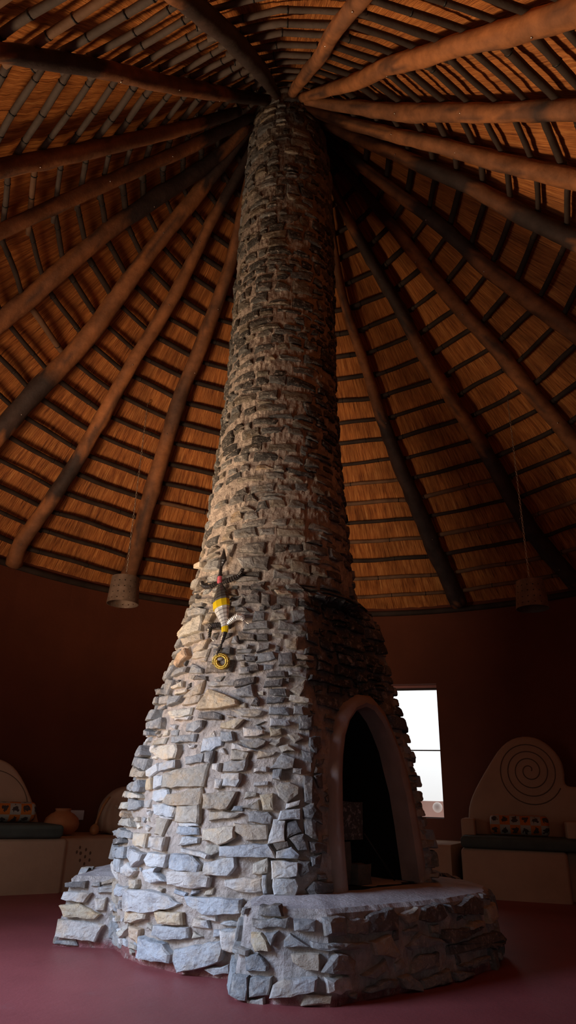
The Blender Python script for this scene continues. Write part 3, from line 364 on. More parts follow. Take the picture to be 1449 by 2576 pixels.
# ---------------------------------------------------------------- window
def window():
    a0,a1=rad(WIN_AZ[0]),rad(WIN_AZ[1]); rr=ROOM_R+.16
    p=Vector(wall_pt(a0,rr,WIN_Z[0])); q=Vector(wall_pt(a1,rr,WIN_Z[0])); h=WIN_Z[1]-WIN_Z[0]
    u=(q-p); w=u.length; u.normalize(); nrm=Vector((u.y,-u.x,0))
    fn=lambda x,y,z: tuple(p+u*x+nrm*y+Vector((0,0,z)))
    f=MB()
    for x0,x1,z0,z1 in ((0,w,0,.010),(0,w,h-.052,h-.030),(0,.02,0,h-.04),(w-.008,w,0,h-.04)): f.box(x0,x1,-.02,.02,z0,z1,fn)
    fo=f.build('window_1',M['frame']); tag(fo,kind='structure')
    m=MB(); m.box(.02,w-.008,-.012,.012,.715-.006,.715+.006,fn); m.build('glazing_bar',M['frame'],fo)
    g=MB(); g.box(.02,w-.008,-.003,.003,.010,.709,fn); g.build('pane',M['glass'],fo)
    g=MB(); g.box(.02,w-.008,-.003,.003,.721,h-.052,fn); g.build('pane',M['glass'],fo)
    k=MB(); k.box(0,w,-.03,.03,h-.030,h,fn); k.build('lit_soffit_strip',M['lit_soffit'],fo)  # pink strip paints the daylit soffit above the panes
    # low pink parapet outside and a pale round stone on it
    mid=(p+q)/2; out=Vector((mid.x-ROOM_C[0],mid.y-ROOM_C[1],0)).normalized(); t=Vector((out.y,-out.x,0))
    c=mid+out*1.0
    pf=lambda x,y,z:(c.x+t.x*x+out.x*y,c.y+t.y*x+out.y*y,z)
    k=MB(); k.box(-1.2,1.2,0,.25,-.0,.796,pf)
    tag(k.build('wall_outside',M['parapet']),kind='structure')
    c2=Vector((2.215,4.47,0))
    s=MB(); prof=[(.060*math.sin(PI*i/10),.725-.060*math.cos(PI*i/10)) for i in range(11)]
    prof[0]=(.001,prof[0][1]); prof[-1]=(.001,prof[-1][1])
    s.lathe(prof,16,(c2.x,c2.y,0))
    tag(s.build('stone_ball',M['pale_ball'],smooth=True),'pale round knob set in the pink parapet outside the bright window','knob')
window()

# ---------------------------------------------------------------- fireplace: stones on curved surfaces
RT=[(0,.872),(.3,.905),(.42,.922),(.5,.915),(.6,.895),(.8,.862),(1.0,.822),(1.2,.782),(1.4,.734),(1.6,.684),(1.8,.636),(1.88,.618),(1.95,.556),(2.2,.526),(2.5,.495),(2.8,.468),(3.1,.448),(3.5,.426),(4,.41),(4.5,.405),(5,.403),(5.5,.392),(6,.38),(6.4,.353),(6.7,.318),(7.1,.29)]
def lerp_tab(tab,z):
    if z<=tab[0][0]: return tab[0][1]
    for (a,x),(c,y) in zip(tab,tab[1:]):
        if z<=c: return x+(y-x)*(z-a)/(c-a)
    return tab[-1][1]
CX=[(1.88,.113),(1.95,.062),(6,.055),(6.7,.032)]
def chim(th,z,off=0.0):
    """surface of the stack: th from the camera side (-y) towards +x, radians"""
    r=lerp_tab(RT,z); cx=lerp_tab(CX,z)
    if z<1.88:
        d=(th-rad(42)+PI)%(2*PI)-PI
        if abs(d)<rad(60): r=min(r,.85*r/max(.3,math.cos(d)))
    r+=off
    return Vector((cx+r*math.sin(th),-r*math.cos(th),z))
SC={'g':(.33,.325,.32),'w':(.60,.58,.56),'b':(.47,.475,.49),'t':(.45,.385,.31),'c':(.61,.54,.44),'o':(.56,.45,.31),'d':(.17,.16,.155),'r':(.60,.42,.28)}
def jit(c,a=.16):
    k=1+random.uniform(-a,a); w=random.uniform(-.05,.05); return (max(.01,c[0]*k*(1+w)),max(.01,c[1]*k),max(.01,c[2]*k*(1-w)))
def resample(poly,step):
    out=[]; n=len(poly)
    for i in range(n):
        p=Vector(poly[i]); q=Vector(poly[(i+1)%n]); L=(q-p).length; m=max(1,int(round(L/step)))
        for k in range(m): out.append(p.lerp(q,k/m))
    return out
def stone(b, poly, prot, colr, surf, step=.04, rough=.0025):
    """poly in metres on the unrolled surface; surf(x,y,off)->point"""
    A=sum(poly[i][0]*poly[(i+1)%len(poly)][1]-poly[(i+1)%len(poly)][0]*poly[i][1] for i in range(len(poly)))
    if A<0: poly=poly[::-1]
    pts=resample(poly,step); n=len(pts)
    if n<4: return
    c=Vector((sum(p.x for p in pts)/n,sum(p.y for p in pts)/n))
    pts=[p+Vector((random.uniform(-1,1),random.uniform(-1,1)))*step*.11 for p in pts]
    size=max((p-c).length for p in pts)
    tx=random.uniform(-.13,.13); ty=random.uniform(-.16,.08)
    def off(p,base): return base+tx*(p.x-c.x)+ty*(p.y-c.y)+random.uniform(-1,1)*rough
    rings=[]
    for sc_,base,rg in ((1.02,-.035,0),(1.0,prot-.010,1),(1-min(.10,.010/size),prot,1),(.55,prot+.004,1)):
        ring=[]
        for p in pts:
            q=c+(p-c)*sc_
            o=base if not rg else off(q,base)
            ring.append(b.vert(surf(q.x,q.y,o),colr))
        rings.append(ring)
    for r0,r1 in zip(rings,rings[1:]):
        for k in range(n): b.face((r0[k],r0[(k+1)%n],r1[(k+1)%n],r1[k]),1)
    cv=b.vert(surf(c.x,c.y,prot+.004+random.uniform(-1,1)*rough),colr)
    r=rings[-1]
    for k in range(n): b.face((r[k],r[(k+1)%n],cv),1)
def pip(p,poly):
    x,y=p; ins=False; n=len(poly); j=n-1
    for i in range(n):
        xi,yi=poly[i]; xj,yj=poly[j]
        if (yi>y)!=(yj>y) and x<(xj-xi)*(y-yi)/(yj-yi)+xi: ins=not ins
        j=i
    return ins
def fill(b, u0,u1,z0,z1, scale_u, surf, mask, hw, colfn, protfn, rec=None):
    """rubble courses; u in native units, scale_u(z) metres per unit; mask(u,z) True where taken"""
    z=z0
    while z<z1:
        h0,h1,w0,w1=hw(z)
        h=random.uniform(h0,h1); u=u0+random.uniform(0,.05)
        ph=random.uniform(0,9)
        while u<u1:
            k=scale_u(z); w=random.uniform(w0,w1)*random.choice((.7,1,1,1.25)); du=w/k; g=random.uniform(.006,.015)
            ue=min(u+du,u1)
            wav=lambda uu:.030*noise.noise(Vector((uu*2.2*k,z*1.5,ph)))+.018*math.sin(uu*k*5+ph)
            hh=h*random.uniform(.78,1.05)
            if random.random()<.18:
                parts=[(0,.5),(.5,1)]
            else: parts=[(0,1)]
            for f0,f1 in parts:
                q=[]
                a0=u+g/k; a1=ue-g*.4/k
                zb=z+hh*f0+g*.3; zt=z+hh*f1-g*.3
                cut=random.random()
                raw=[(a0,zb+wav(a0)),(a1,zb+wav(a1)),(a1,zt+wav(a1)),(a0,zt+wav(a0))]
                if cut<.30: 
                    i=random.randrange(4); p=raw[i]; a=raw[i-1]; c=raw[(i+1)%4]; s=random.uniform(.25,.5); s2=random.uniform(.25,.6)
                    raw=raw[:i]+[(p[0]+(a[0]-p[0])*s,p[1]+(a[1]-p[1])*s),(p[0]+(c[0]-p[0])*s2,p[1]+(c[1]-p[1])*s2)]+raw[i+1:]
                for (x,y) in raw: q.append(((x+random.uniform(-.012,.012)/k),y+random.uniform(-.010,.010)))
                cu=sum(p[0] for p in q)/len(q); cz=sum(p[1] for p in q)/len(q)
                if a1-a0<.03/k or zt-zb<.018: continue
                test=q+[(cu,cz)]+[((p[0]+cu)/2,(p[1]+cz)/2) for p in q]
                hits=sum(mask(*p) for p in test)
                if hits>len(test)*.22: continue
                if hits:
                    q=[(cu+(p[0]-cu)*.8,cz+(p[1]-cz)*.8) for p in q]
                if random.random()<.05: continue
                stone(b,[(p[0]*k,p[1]) for p in q],protfn(cu,cz),colfn(cu,cz),lambda x,y,o,k=k:surf(x/k,y,o))
                if rec: rec(q,k)
            u=ue
        z+=h
fire=empty('fireplace',(.1,0,0))
tag(fire,'tall tapering rubble stone chimney with arched hearth in the middle of the round room','fireplace')
def place(o):   # parts are modelled in world space under an Empty that is not at the origin
    o.matrix_parent_inverse=o.parent.matrix_world.inverted() if False else o.matrix_parent_inverse
    o.location=(-o.parent.location[0],-o.parent.location[1],-o.parent.location[2])
    return o
def red_skirt(c,z):
    return c
AIx=[(a,z) for a,z in AI]; AOx=[(a,z) for a,z in AO]
arch_mid=[((a[0]+c[0])/2,(a[1]+c[1])/2) for a,c in zip(AIx,AOx)]
arch_mid=[(arch_mid[0][0],.2)]+arch_mid+[(arch_mid[-1][0],.2)]
arch_out=[(AOx[0][0],.2)]+AOx+[(AOx[-1][0],.2)]
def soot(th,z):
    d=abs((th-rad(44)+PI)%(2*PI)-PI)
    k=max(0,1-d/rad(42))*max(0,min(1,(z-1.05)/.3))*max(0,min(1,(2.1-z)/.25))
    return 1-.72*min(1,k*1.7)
MORT=(.53,.44,.38)
def stack():
    b=MB(); NA=240; zs=[0+i*.024 for i in range(int(7.1/.024)+1)]
    rows=[]
    for z in zs:
        row=[]
        for k in range(NA):
            th=-PI+2*PI*k/NA
            o=.011*noise.noise(Vector((math.sin(th)*7,math.cos(th)*7,z*7)))+.013*noise.noise(Vector((math.sin(th)*20,math.cos(th)*20,z*24)))+.005*min(1,max(0,(z-1.9)/.6))
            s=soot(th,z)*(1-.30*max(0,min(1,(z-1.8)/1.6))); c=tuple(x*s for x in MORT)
            if z<.05: c=(.30,.12,.11)
            row.append(b.vert(chim(th,z,o-.004),c))
        rows.append(row)
    for i in range(len(rows)-1):
        for k in range(NA):
            th=-PI+2*PI*(k+.5)/NA; z=(zs[i]+zs[i+1])/2
            if rad(10)<th<rad(80) and z<1.4 and pip((th,z),arch_mid): continue
            b.face((rows[i][k],rows[i][(k+1)%NA],rows[i+1][(k+1)%NA],rows[i+1][k]),0)
    # traced stones
    taken=[]
    for code,poly in CH:
        k=lerp_tab(RT,sum(p[1] for p in poly)/len(poly))
        prot=int(code[1])*.0075+.006
        pcx=sum(p[0] for p in poly)/len(poly); pcz=sum(p[1] for p in poly)/len(poly)
        poly=[(pcx+(p[0]-pcx)*1.07,pcz+(p[1]-pcz)*1.10) for p in poly]
        thm=sum(p[0] for p in poly)/len(poly); zm=sum(p[1] for p in poly)/len(poly)
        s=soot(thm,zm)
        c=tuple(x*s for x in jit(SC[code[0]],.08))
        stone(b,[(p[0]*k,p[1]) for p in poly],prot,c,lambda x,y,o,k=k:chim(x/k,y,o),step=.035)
        taken.append(poly)
    grid=set()
    for poly in taken:
        x0=min(p[0] for p in poly); x1=max(p[0] for p in poly); y0=min(p[1] for p in poly); y1=max(p[1] for p in poly)
        x=x0
        while x<=x1+.01:
            y=y0
            while y<=y1+.006:
                if pip((x,y),poly): grid.add((round(x/.012),round(y/.008)))
                y+=.004
            x+=.006
        for p in poly: grid.add((round(p[0]/.012),round(p[1]/.008)))
    def mask(u,z):
        uu=(u+PI)%(2*PI)-PI
        i,j=round(uu/.012),round(z/.008)
        if (i,j) in grid or (i+1,j) in grid or (i-1,j) in grid: return True
        if rad(8)<uu<rad(80) and z<1.40 and pip((uu,z),arch_out): return True
        return False
    def hw(z):
        if z<.5: return (.07,.12,.14,.28)
        if z<1.2: return (.06,.10,.12,.24)
        if z<1.9: return (.05,.085,.09,.20)
        if z<4.2: return (.042,.080,.09,.20)
        return (.06,.115,.09,.18)
    def cf(u,z):
        uu=(u+PI)%(2*PI)-PI
        if z<.6: ch='wwbgtcwb'
        elif z<1.2: ch='wggttcbw'
        elif z<2.0: ch='gggttdcd'
        else: ch='ggdtdtgd'
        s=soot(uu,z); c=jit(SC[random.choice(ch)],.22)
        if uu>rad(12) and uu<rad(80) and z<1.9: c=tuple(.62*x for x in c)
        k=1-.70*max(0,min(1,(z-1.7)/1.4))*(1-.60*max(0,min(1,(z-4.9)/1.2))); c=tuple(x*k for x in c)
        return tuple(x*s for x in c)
    def addmask(poly,k):
        for p in resample([(q[0]*k,q[1]) for q in poly],.01): grid.add((round(p.x/k/.012),round(p.y/.008)))
        x0=min(p[0] for p in poly); x1=max(p[0] for p in poly); y0=min(p[1] for p in poly); y1=max(p[1] for p in poly)
        x=x0
        while x<=x1:
            y=y0
            while y<=y1:
                if pip((x,y),poly): grid.add((round(((x+PI)%(2*PI)-PI)/.012),round(y/.008)))
                y+=.006
            x+=.010
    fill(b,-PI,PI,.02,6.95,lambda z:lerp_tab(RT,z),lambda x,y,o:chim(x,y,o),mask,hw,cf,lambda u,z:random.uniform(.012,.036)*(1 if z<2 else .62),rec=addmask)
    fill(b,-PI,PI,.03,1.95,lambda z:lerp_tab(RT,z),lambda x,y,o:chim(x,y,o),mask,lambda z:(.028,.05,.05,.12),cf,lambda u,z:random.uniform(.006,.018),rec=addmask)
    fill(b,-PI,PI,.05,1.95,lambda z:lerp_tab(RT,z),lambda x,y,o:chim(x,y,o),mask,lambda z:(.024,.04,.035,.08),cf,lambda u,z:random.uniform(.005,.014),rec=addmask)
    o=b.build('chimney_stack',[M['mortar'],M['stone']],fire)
    return place(o)
stack()
# arch surround
def arch():
    nrm=Vector((math.sin(rad(42)),-math.cos(rad(42)),0)); tang=Vector((math.cos(rad(42)),math.sin(rad(42)),0))
    b=MB(); f=MB(); loops=[]
    n=len(AI)
    prof=[('o',-.05),('o',.018),('m1',.040),('m2',.046),('i',.030),('i',-.05),('i',-.09)]
    for kind,off in prof:
        lp=[]
        for (ai,ao) in zip(AI,AO):
            pi=chim(ai[0],ai[1]); po=chim(ao[0],ao[1])
            w={'o':1,'m1':.75,'m2':.3,'i':0}[kind]
            p=pi.lerp(po,w)+nrm*off
            lp.append(b.vert(p))
        loops.append(lp)
    for a,c in zip(loops,loops[1:]):
        for k in range(n-1): b.face((a[k],a[k+1],c[k+1],c[k]))
    o=place(b.build('arch_surround',M['plaster_arch'],fire,smooth=True,auto=50)); o['label']='smooth grey-brown plaster rim of the hearth arch'
    # soot-black chamber
    last=[Vector(b.v[i]) for i in loops[-1]]; l2=[]
    r0=[f.vert(p) for p in last]; r1=[f.vert(p-nrm*.55) for p in last]
    cen=sum(last,Vector())/n-nrm*.5
    cv=f.vert((cen.x,cen.y,.75))
    for k in range(n-1): f.face((r0[k],r0[k+1],r1[k+1],r1[k])); f.face((r1[k],r1[k+1],cv))
    f.face((r1[n-1],r1[0],cv))
    # chamber floor
    e0=Vector(chim(*AI[0]))+nrm*.02; e1=Vector(chim(*AI[-1]))+nrm*.02
    q=[f.vert((e0.x,e0.y,.358)),f.vert((e1.x,e1.y,.358)),f.vert(((e1-nrm*.7).x,(e1-nrm*.7).y,.358)),f.vert(((e0-nrm*.7).x,(e0-nrm*.7).y,.358))]
    f.face(q)
    place(f.build('fire_chamber',M['soot'],fire))['label']='soot-blackened hollow behind the arch'
arch()
def path_tools(PL):
    L=[0]
    for (a,c),(d,e) in zip(PL,PL[1:]): L.append(L[-1]+math.hypot(d-a,e-c))
    def at(s):
        s=max(0,min(L[-1]-1e-6,s))
        for i in range(len(PL)-1):
            if s<=L[i+1]:
                w=(s-L[i])/(L[i+1]-L[i]); x=PL[i][0]+(PL[i+1][0]-PL[i][0])*w; y=PL[i][1]+(PL[i+1][1]-PL[i][1])*w
                def nn(j):
                    ex=PL[j+1][0]-PL[j][0]; ey=PL[j+1][1]-PL[j][1]; l=math.hypot(ex,ey); return Vector((ey/l,-ex/l))
                n=nn(i)
                if w>.7 and i<len(PL)-2: n=n.lerp(nn(i+1),(w-.7)/.6)
                if w<.3 and i>0: n=n.lerp(nn(i-1),(.3-w)/.6)
                n.normalize(); return x,y,n
    return L,at
def low_block(name, PL, stones, ztop, cen, hw, ch, zin, label, seed):
    random.seed(seed)
    L,at=path_tools(PL)
    def surf(s,z,o):
        x,y,n=at(s); bat=-.035*(z/ztop)**2+.012
        return Vector((x+n.x*(o+bat),y+n.y*(o+bat),z))
    b=MB(); ns=int(L[-1]/.03); S=[L[-1]*i/ns for i in range(ns+1)]
    zs=[0,.02,.05,.09,.13,.17,.21,.25,.29,ztop-.02,ztop-.004]
    rows=[]
    for z in zs:
        row=[]
        for s in S:
            o=.012*noise.noise(Vector((s*7,z*9,seed)))+.008*noise.noise(Vector((s*25,z*25,seed)))
            if z>ztop-.01: o-=.02
            c=(.50,.44,.41) if z>.03 else (.32,.12,.12)
            row.append(b.vert(surf(s,z,o),c))
        rows.append(row)
    for a,c in zip(rows,rows[1:]):
        for k in range(len(a)-1): b.face((a[k],a[k+1],c[k+1],c[k]),0)
    # mortar slab on top
    prev=rows[-1]
    for w,dz in ((.06,.006),(.2,.5),(.45,.9),(.75,1.0),(.97,1.0)):
        row=[]
        for s in S:
            p=surf(s,ztop,-.02); q=p.lerp(Vector((cen[0],cen[1],0)),w)
            zz=ztop+(zin-ztop)*min(1,dz)+.006*noise.noise(Vector((q.x*9,q.y*9,seed)))
            row.append(b.vert((q.x,q.y,zz),(.5,.46,.46)))
        for k in range(len(row)-1): b.face((prev[k],prev[k+1],row[k+1],row[k]),2)
        prev=row
    taken=[p for c,p in stones]
    tk=set()
    for code,poly in stones:
        stone(b,poly,int(code[1])*.008+.004,jit(SC[code[0]],.08),surf,step=.035)
    def mask(u,z):
        for p in taken:
            if pip((u,z),p): return True
        for p in taken:
            for q in p:
                if (q[0]-u)**2+(q[1]-z)**2<.0002: return True
        if (round(u/.012),round(z/.010)) in tk: return True
        return False
    def rec(poly,k):
        x0=min(p[0] for p in poly); x1=max(p[0] for p in poly); y0=min(p[1] for p in poly); y1=max(p[1] for p in poly)
        x=x0
        while x<=x1:
            y=y0
            while y<=y1:
                tk.add((round(x/.012),round(y/.010))); y+=.008
            x+=.01
    fill(b,.05,L[-1]-.03,.01,ztop-.05,lambda z:1.0,surf,mask,hw,lambda u,z:jit(SC[random.choice(ch)],.2),lambda u,z:random.uniform(.012,.032),rec=rec)
    fill(b,.05,L[-1]-.03,.012,ztop-.03,lambda z:1.0,surf,mask,lambda z:(.03,.05,.05,.12),lambda u,z:jit(SC[random.choice(ch)],.2),lambda u,z:random.uniform(.006,.018),rec=rec)
    o=place(b.build(name,[M['mortar'],M['stone'],M['slab']],fire)); o['label']=label
PLIN=[(-.05,-.80),(-.05,-1.18),(.12,-1.235),(.32,-1.25),(.64,-1.02),(.97,-.77),(1.26,-.45),(1.36,-.15),(1.33,.2),(1.15,.5),(.8,.6)]
low_block('hearth_plinth',PLIN,PLS,.335,(.30,-.15),lambda z:(.06,.10,.12,.26),'ggdtdgg',.362,'low curved stone plinth with a smooth mortar top',11)
LEDGE=[(-.85,.80),(-1.05,.40),(-1.04,-.19),(-.55,-.225)]
o1=math.hypot(.20,.40)+math.hypot(.01,.59)
low_block('side_ledge',LEDGE,[(c,[(o1+(x+1.04),z) for x,z in p]) for c,p in BK],.338,(-.55,.35),lambda z:(.06,.10,.12,.24),'wggtb',.366,'short pale stone ledge jutting from the chimney foot',12)
random.seed(21)

# ---------------------------------------------------------------- things inside the hearth
nF=Vector((math.sin(rad(42)),-math.cos(rad(42)),0)); tF=Vector((math.cos(rad(42)),math.sin(rad(42)),0))
eL=Vector(chim(*AI[0])); eL.z=0
def hearth_fn(x,y,z): 
    p=eL+tF*x-nF*y; return (p.x,p.y,z)
def rough_box(name,x0,x1,y0,y1,z0,z1,m,label,cat):
    b=MB(); n=4
    idx={}
    for i in range(n+1):
        for j in range(n+1):
            for k in range(n+1):
                if i in (0,n) or j in (0,n) or k in (0,n):
                    x=x0+(x1-x0)*i/n; y=y0+(y1-y0)*j/n; z=z0+(z1-z0)*k/n
                    d=.008; 
                    q=Vector((x,y,z))
                    x+=d*noise.noise(q*23); y+=d*noise.noise(q*19+Vector((5,1,2))); z+=(d*noise.noise(q*21+Vector((1,8,3))) if k else 0)
                    idx[i,j,k]=b.vert(hearth_fn(x,y,z))
    for i in range(n):
        for j in range(n):
            for a in (0,n):
                f=[(i,j,a),(i+1,j,a),(i+1,j+1,a),(i,j+1,a)]; b.face([idx[q] for q in (f if a else f[::-1])])
                f=[(i,a,j),(i+1,a,j),(i+1,a,j+1),(i,a,j+1)]; b.face([idx[q] for q in (f[::-1] if a else f)])
                f=[(a,i,j),(a,i+1,j),(a,i+1,j+1),(a,i,j+1)]; b.face([idx[q] for q in (f if a else f[::-1])])
    o=b.build(name,m); tag(o,label,cat); return o
M['hblock']=mat('smoked_stone',(.11,.095,.08),.9,var=.4,vscale=10,bump=.01,bscale=25)
M['hpattern']=mat('smoked_patterned_stone',(.07,.065,.06),.9,dust=((.28,.27,.26),34,.52,.60),bump=.01,bscale=34)
rough_box('hearth_stone',.03,.17,.10,.30,.362,.56,M['hblock'],'dark brown upright stone just inside the hearth mouth, carrying the mottled block','stone')
rough_box('hearth_stone',.175,.29,.06,.20,.362,.455,M['hblock'],'small squarish grey stone on the hearth floor inside the arch','stone')
rough_box('hearth_block',.03,.27,.10,.30,.57,.755,M['hpattern'],'mottled black and white block on top of the upright hearth stone','block')
b=MB(); b.tube([hearth_fn(.30,.12,.60),hearth_fn(.47,.05,.372)],.006,n=6)
tag(b.build('fire_poker',M['black'],smooth=True),'thin dark rod leaning against the mottled block inside the hearth','poker')

# ---------------------------------------------------------------- rafters
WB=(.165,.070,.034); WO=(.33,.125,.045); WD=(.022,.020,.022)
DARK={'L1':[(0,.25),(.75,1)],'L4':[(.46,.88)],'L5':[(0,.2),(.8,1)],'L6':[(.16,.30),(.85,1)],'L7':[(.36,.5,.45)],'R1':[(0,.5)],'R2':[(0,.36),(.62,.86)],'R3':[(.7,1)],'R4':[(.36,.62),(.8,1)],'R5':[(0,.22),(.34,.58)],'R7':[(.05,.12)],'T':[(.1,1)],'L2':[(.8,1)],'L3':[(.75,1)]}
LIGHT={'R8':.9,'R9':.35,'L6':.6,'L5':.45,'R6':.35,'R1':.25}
RLAB={'L7':'brown pole rafter just left of the chimney, with a pierced lamp hanging beside it',
'L6':'knotty orange-brown rafter with one black bark patch, second left of the chimney',
'L5':'orange-brown rafter with a dark lower end, third left of the chimney',
'L4':'brown rafter whose upper half is black, fourth left of the chimney',
'L3':'plain reddish-brown rafter, fifth counting left from the chimney',
'L2':'straight dark brown rafter, sixth counting left from the chimney',
'L1':'thick shadowed brown rafter at the upper left, seventh left of the chimney',
'T':'broad blackened rafter running up over the viewer, left of the short crooked one',
'R9':'short crooked brown rafter running straight up over the viewer from the chimney top',
'R8':'thick bent orange-brown rafter, uppermost on the right of the chimney',
'R7':'nearly level wavy brown rafter below the thick bent orange-brown one',
'R6':'brown rafter just below the nearly level wavy one at right',
'R5':'rafter with a blue-black stretch in its middle, fifth right of the chimney',
'R4':'dark reddish rafter with a black stretch, fourth right of the chimney',
'R3':'plain reddish-brown rafter, third right of the chimney',
'R2':'black-ended rafter running down behind the lamp right of the chimney',
'R1':'slim rafter with a black lower half, touching the chimney on its right'}
for name,pts in RAF.items():
    P=[Vector(p[:3]) for p in pts]; Rr=[p[3] for p in pts]
    # extend the outer end to the wall
    t0=math.hypot(P[0].x,P[0].y)
    d=(P[0]-P[1]).normalized()
    if Z_EAVE+.02<P[0].z:
        k=(P[0].z-(Z_EAVE-.12))/max(.05,-d.z)
        if d.z<-.2:
            e=P[0]+d*k; az=math.atan2(e.x-ROOM_C[0],e.y-ROOM_C[1])
            e=roof_pt(rad(RAF_AZ[name]),1.0,.13) if (P[0]-P[1]).length<3 else e
            n=6
            ext=[P[0].lerp(e,i/n) for i in range(n,0,-1)]
            P=ext+P; Rr=[Rr[0]]*n+Rr; nx=n
        else: nx=0
    else: nx=0
    # inner end rests on the stack
    last=P[-1]; 
    Rr[-1]=max(Rr[-1],.034)
    # densify
    Q=[];R2=[];F=[]
    base=nx
    for i in range(len(P)-1):
        m=max(2,int((P[i+1]-P[i]).length/.06))
        for k in range(m):
            w=k/m
            Q.append(P[i].lerp(P[i+1],w)); R2.append(Rr[i]+(Rr[i+1]-Rr[i])*w); F.append(i+w)
    Q.append(P[-1]); R2.append(Rr[-1]); F.append(len(P)-1)
    # length fraction over the traced part
    cum=[0]
    for a,c in zip(Q,Q[1:]): cum.append(cum[-1]+(c-a).length)
    i0=next(i for i,f in enumerate(F) if f>=base); tot=cum[-1]-cum[i0]
    # smooth
    for _ in range(6):
        Q=[Q[0]]+[(Q[i-1]+Q[i]*2+Q[i+1])/4 for i in range(1,len(Q)-1)]+[Q[-1]]
    seed=sum(ord(c) for c in name)
    fr=[(x-cum[i0])/tot for x in cum]
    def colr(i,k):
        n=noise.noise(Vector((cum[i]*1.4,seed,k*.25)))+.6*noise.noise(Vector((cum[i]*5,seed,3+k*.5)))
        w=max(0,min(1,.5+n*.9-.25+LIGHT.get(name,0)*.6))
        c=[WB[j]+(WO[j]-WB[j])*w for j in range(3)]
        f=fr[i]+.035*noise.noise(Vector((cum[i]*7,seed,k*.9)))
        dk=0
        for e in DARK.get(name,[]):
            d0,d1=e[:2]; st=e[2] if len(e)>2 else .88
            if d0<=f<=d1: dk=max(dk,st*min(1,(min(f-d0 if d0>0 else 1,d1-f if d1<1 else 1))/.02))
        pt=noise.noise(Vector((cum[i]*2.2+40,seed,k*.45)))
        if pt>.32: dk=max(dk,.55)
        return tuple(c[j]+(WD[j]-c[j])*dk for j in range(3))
    for i in range(len(R2)):
        kn=noise.noise(Vector((cum[i]*3.1,seed,77)))
        R2[i]*=1+.05*noise.noise(Vector((cum[i]*1.3,seed,9)))+(.55*(kn-.42) if kn>.42 else 0)
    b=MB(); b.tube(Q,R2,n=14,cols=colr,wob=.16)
    for i in range(i0+4,len(Q)-12,11):
        if random.random()<.45: continue
        q=Q[i]; inn=(Vector((0,-1.5,1.5))-q).normalized(); t=(Q[i+1]-Q[i-1]).normalized(); inn=(inn-t*inn.dot(t)).normalized()
        sd=t.cross(inn); inn=(inn+sd*random.uniform(-.7,.7)).normalized()
        c=q+inn*(R2[i]*.97)
        b.tube([c,c+inn*.004,c+inn*.007],[.0065,.006,.002],n=6,m=1)
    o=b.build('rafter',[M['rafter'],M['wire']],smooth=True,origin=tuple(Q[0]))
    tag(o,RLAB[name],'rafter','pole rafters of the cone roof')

# ---------------------------------------------------------------- battens: one pole per bay and row
ORD=['first','second','third','fourth','fifth','sixth','seventh','eighth','ninth','tenth','eleventh','twelfth','thirteenth','fourteenth','fifteenth','sixteenth','seventeenth','eighteenth','nineteenth','twentieth','twenty-first']
BAYS=[('T','L1','eighth bay left of the chimney',1),('L1','L2','seventh bay left of the chimney',1),('L2','L3','sixth bay left of the chimney',1),('L3','L4','fifth bay left of the chimney',1),('L4','L5','fourth bay left of the chimney',1),('L5','L6','third bay left of the chimney',1),('L6','L7','second bay left of the chimney',0),('L7',-3.5,'bay touching the chimney on its left',0),(-3.2,'R1','bay touching the chimney on its right',0),('R1','R2','second bay right of the chimney',0),('R2','R3','third bay right of the chimney',1),('R3','R4','fourth bay right of the chimney',1),('R4','R5','fifth bay right of the chimney',1),('R5','R6','sixth bay right of the chimney',1),('R6','R7','seventh bay right of the chimney',1),('R7','R8','eighth bay right of the chimney',1),('R8','R9','ninth bay right of the chimney',1),('R9','T','bay running straight overhead',1)]
# ---- camera first (used to see which battens show)
cam_d=bpy.data.cameras.new('camera'); cam=bpy.data.objects.new('camera',cam_d); col.objects.link(cam); sc.camera=cam
FPX,PITCH,ROLL,YAW=1695.698,.404957639,.0277381708,.0305669126
cp,sp,cr,sr,cy,sy=math.cos(PITCH),math.sin(PITCH),math.cos(ROLL),math.sin(ROLL),math.cos(YAW),math.sin(YAW)
fw=Vector((sy*cp,cy*cp,sp)); rt=Vector((cy,-sy,0)); upv=rt.cross(fw)
r2=rt*cr+upv*sr; u2=-rt*sr+upv*cr
from mathutils import Matrix
cam.matrix_world=Matrix(((r2.x,u2.x,-fw.x,CAM[0]),(r2.y,u2.y,-fw.y,CAM[1]),(r2.z,u2.z,-fw.z,CAM[2]),(0,0,0,1)))
cam_d.sensor_fit='VERTICAL'; cam_d.sensor_height=36; cam_d.lens=36*FPX/2576; cam_d.clip_start=.02; cam_d.clip_end=200
def seen(p):
    q=Vector(p)-Vector(CAM); z=q.dot(fw)
    if z<.1: return None
    return 724.5+FPX*q.dot(r2)/z, 1288-FPX*q.dot(u2)/z, z
cand=[]
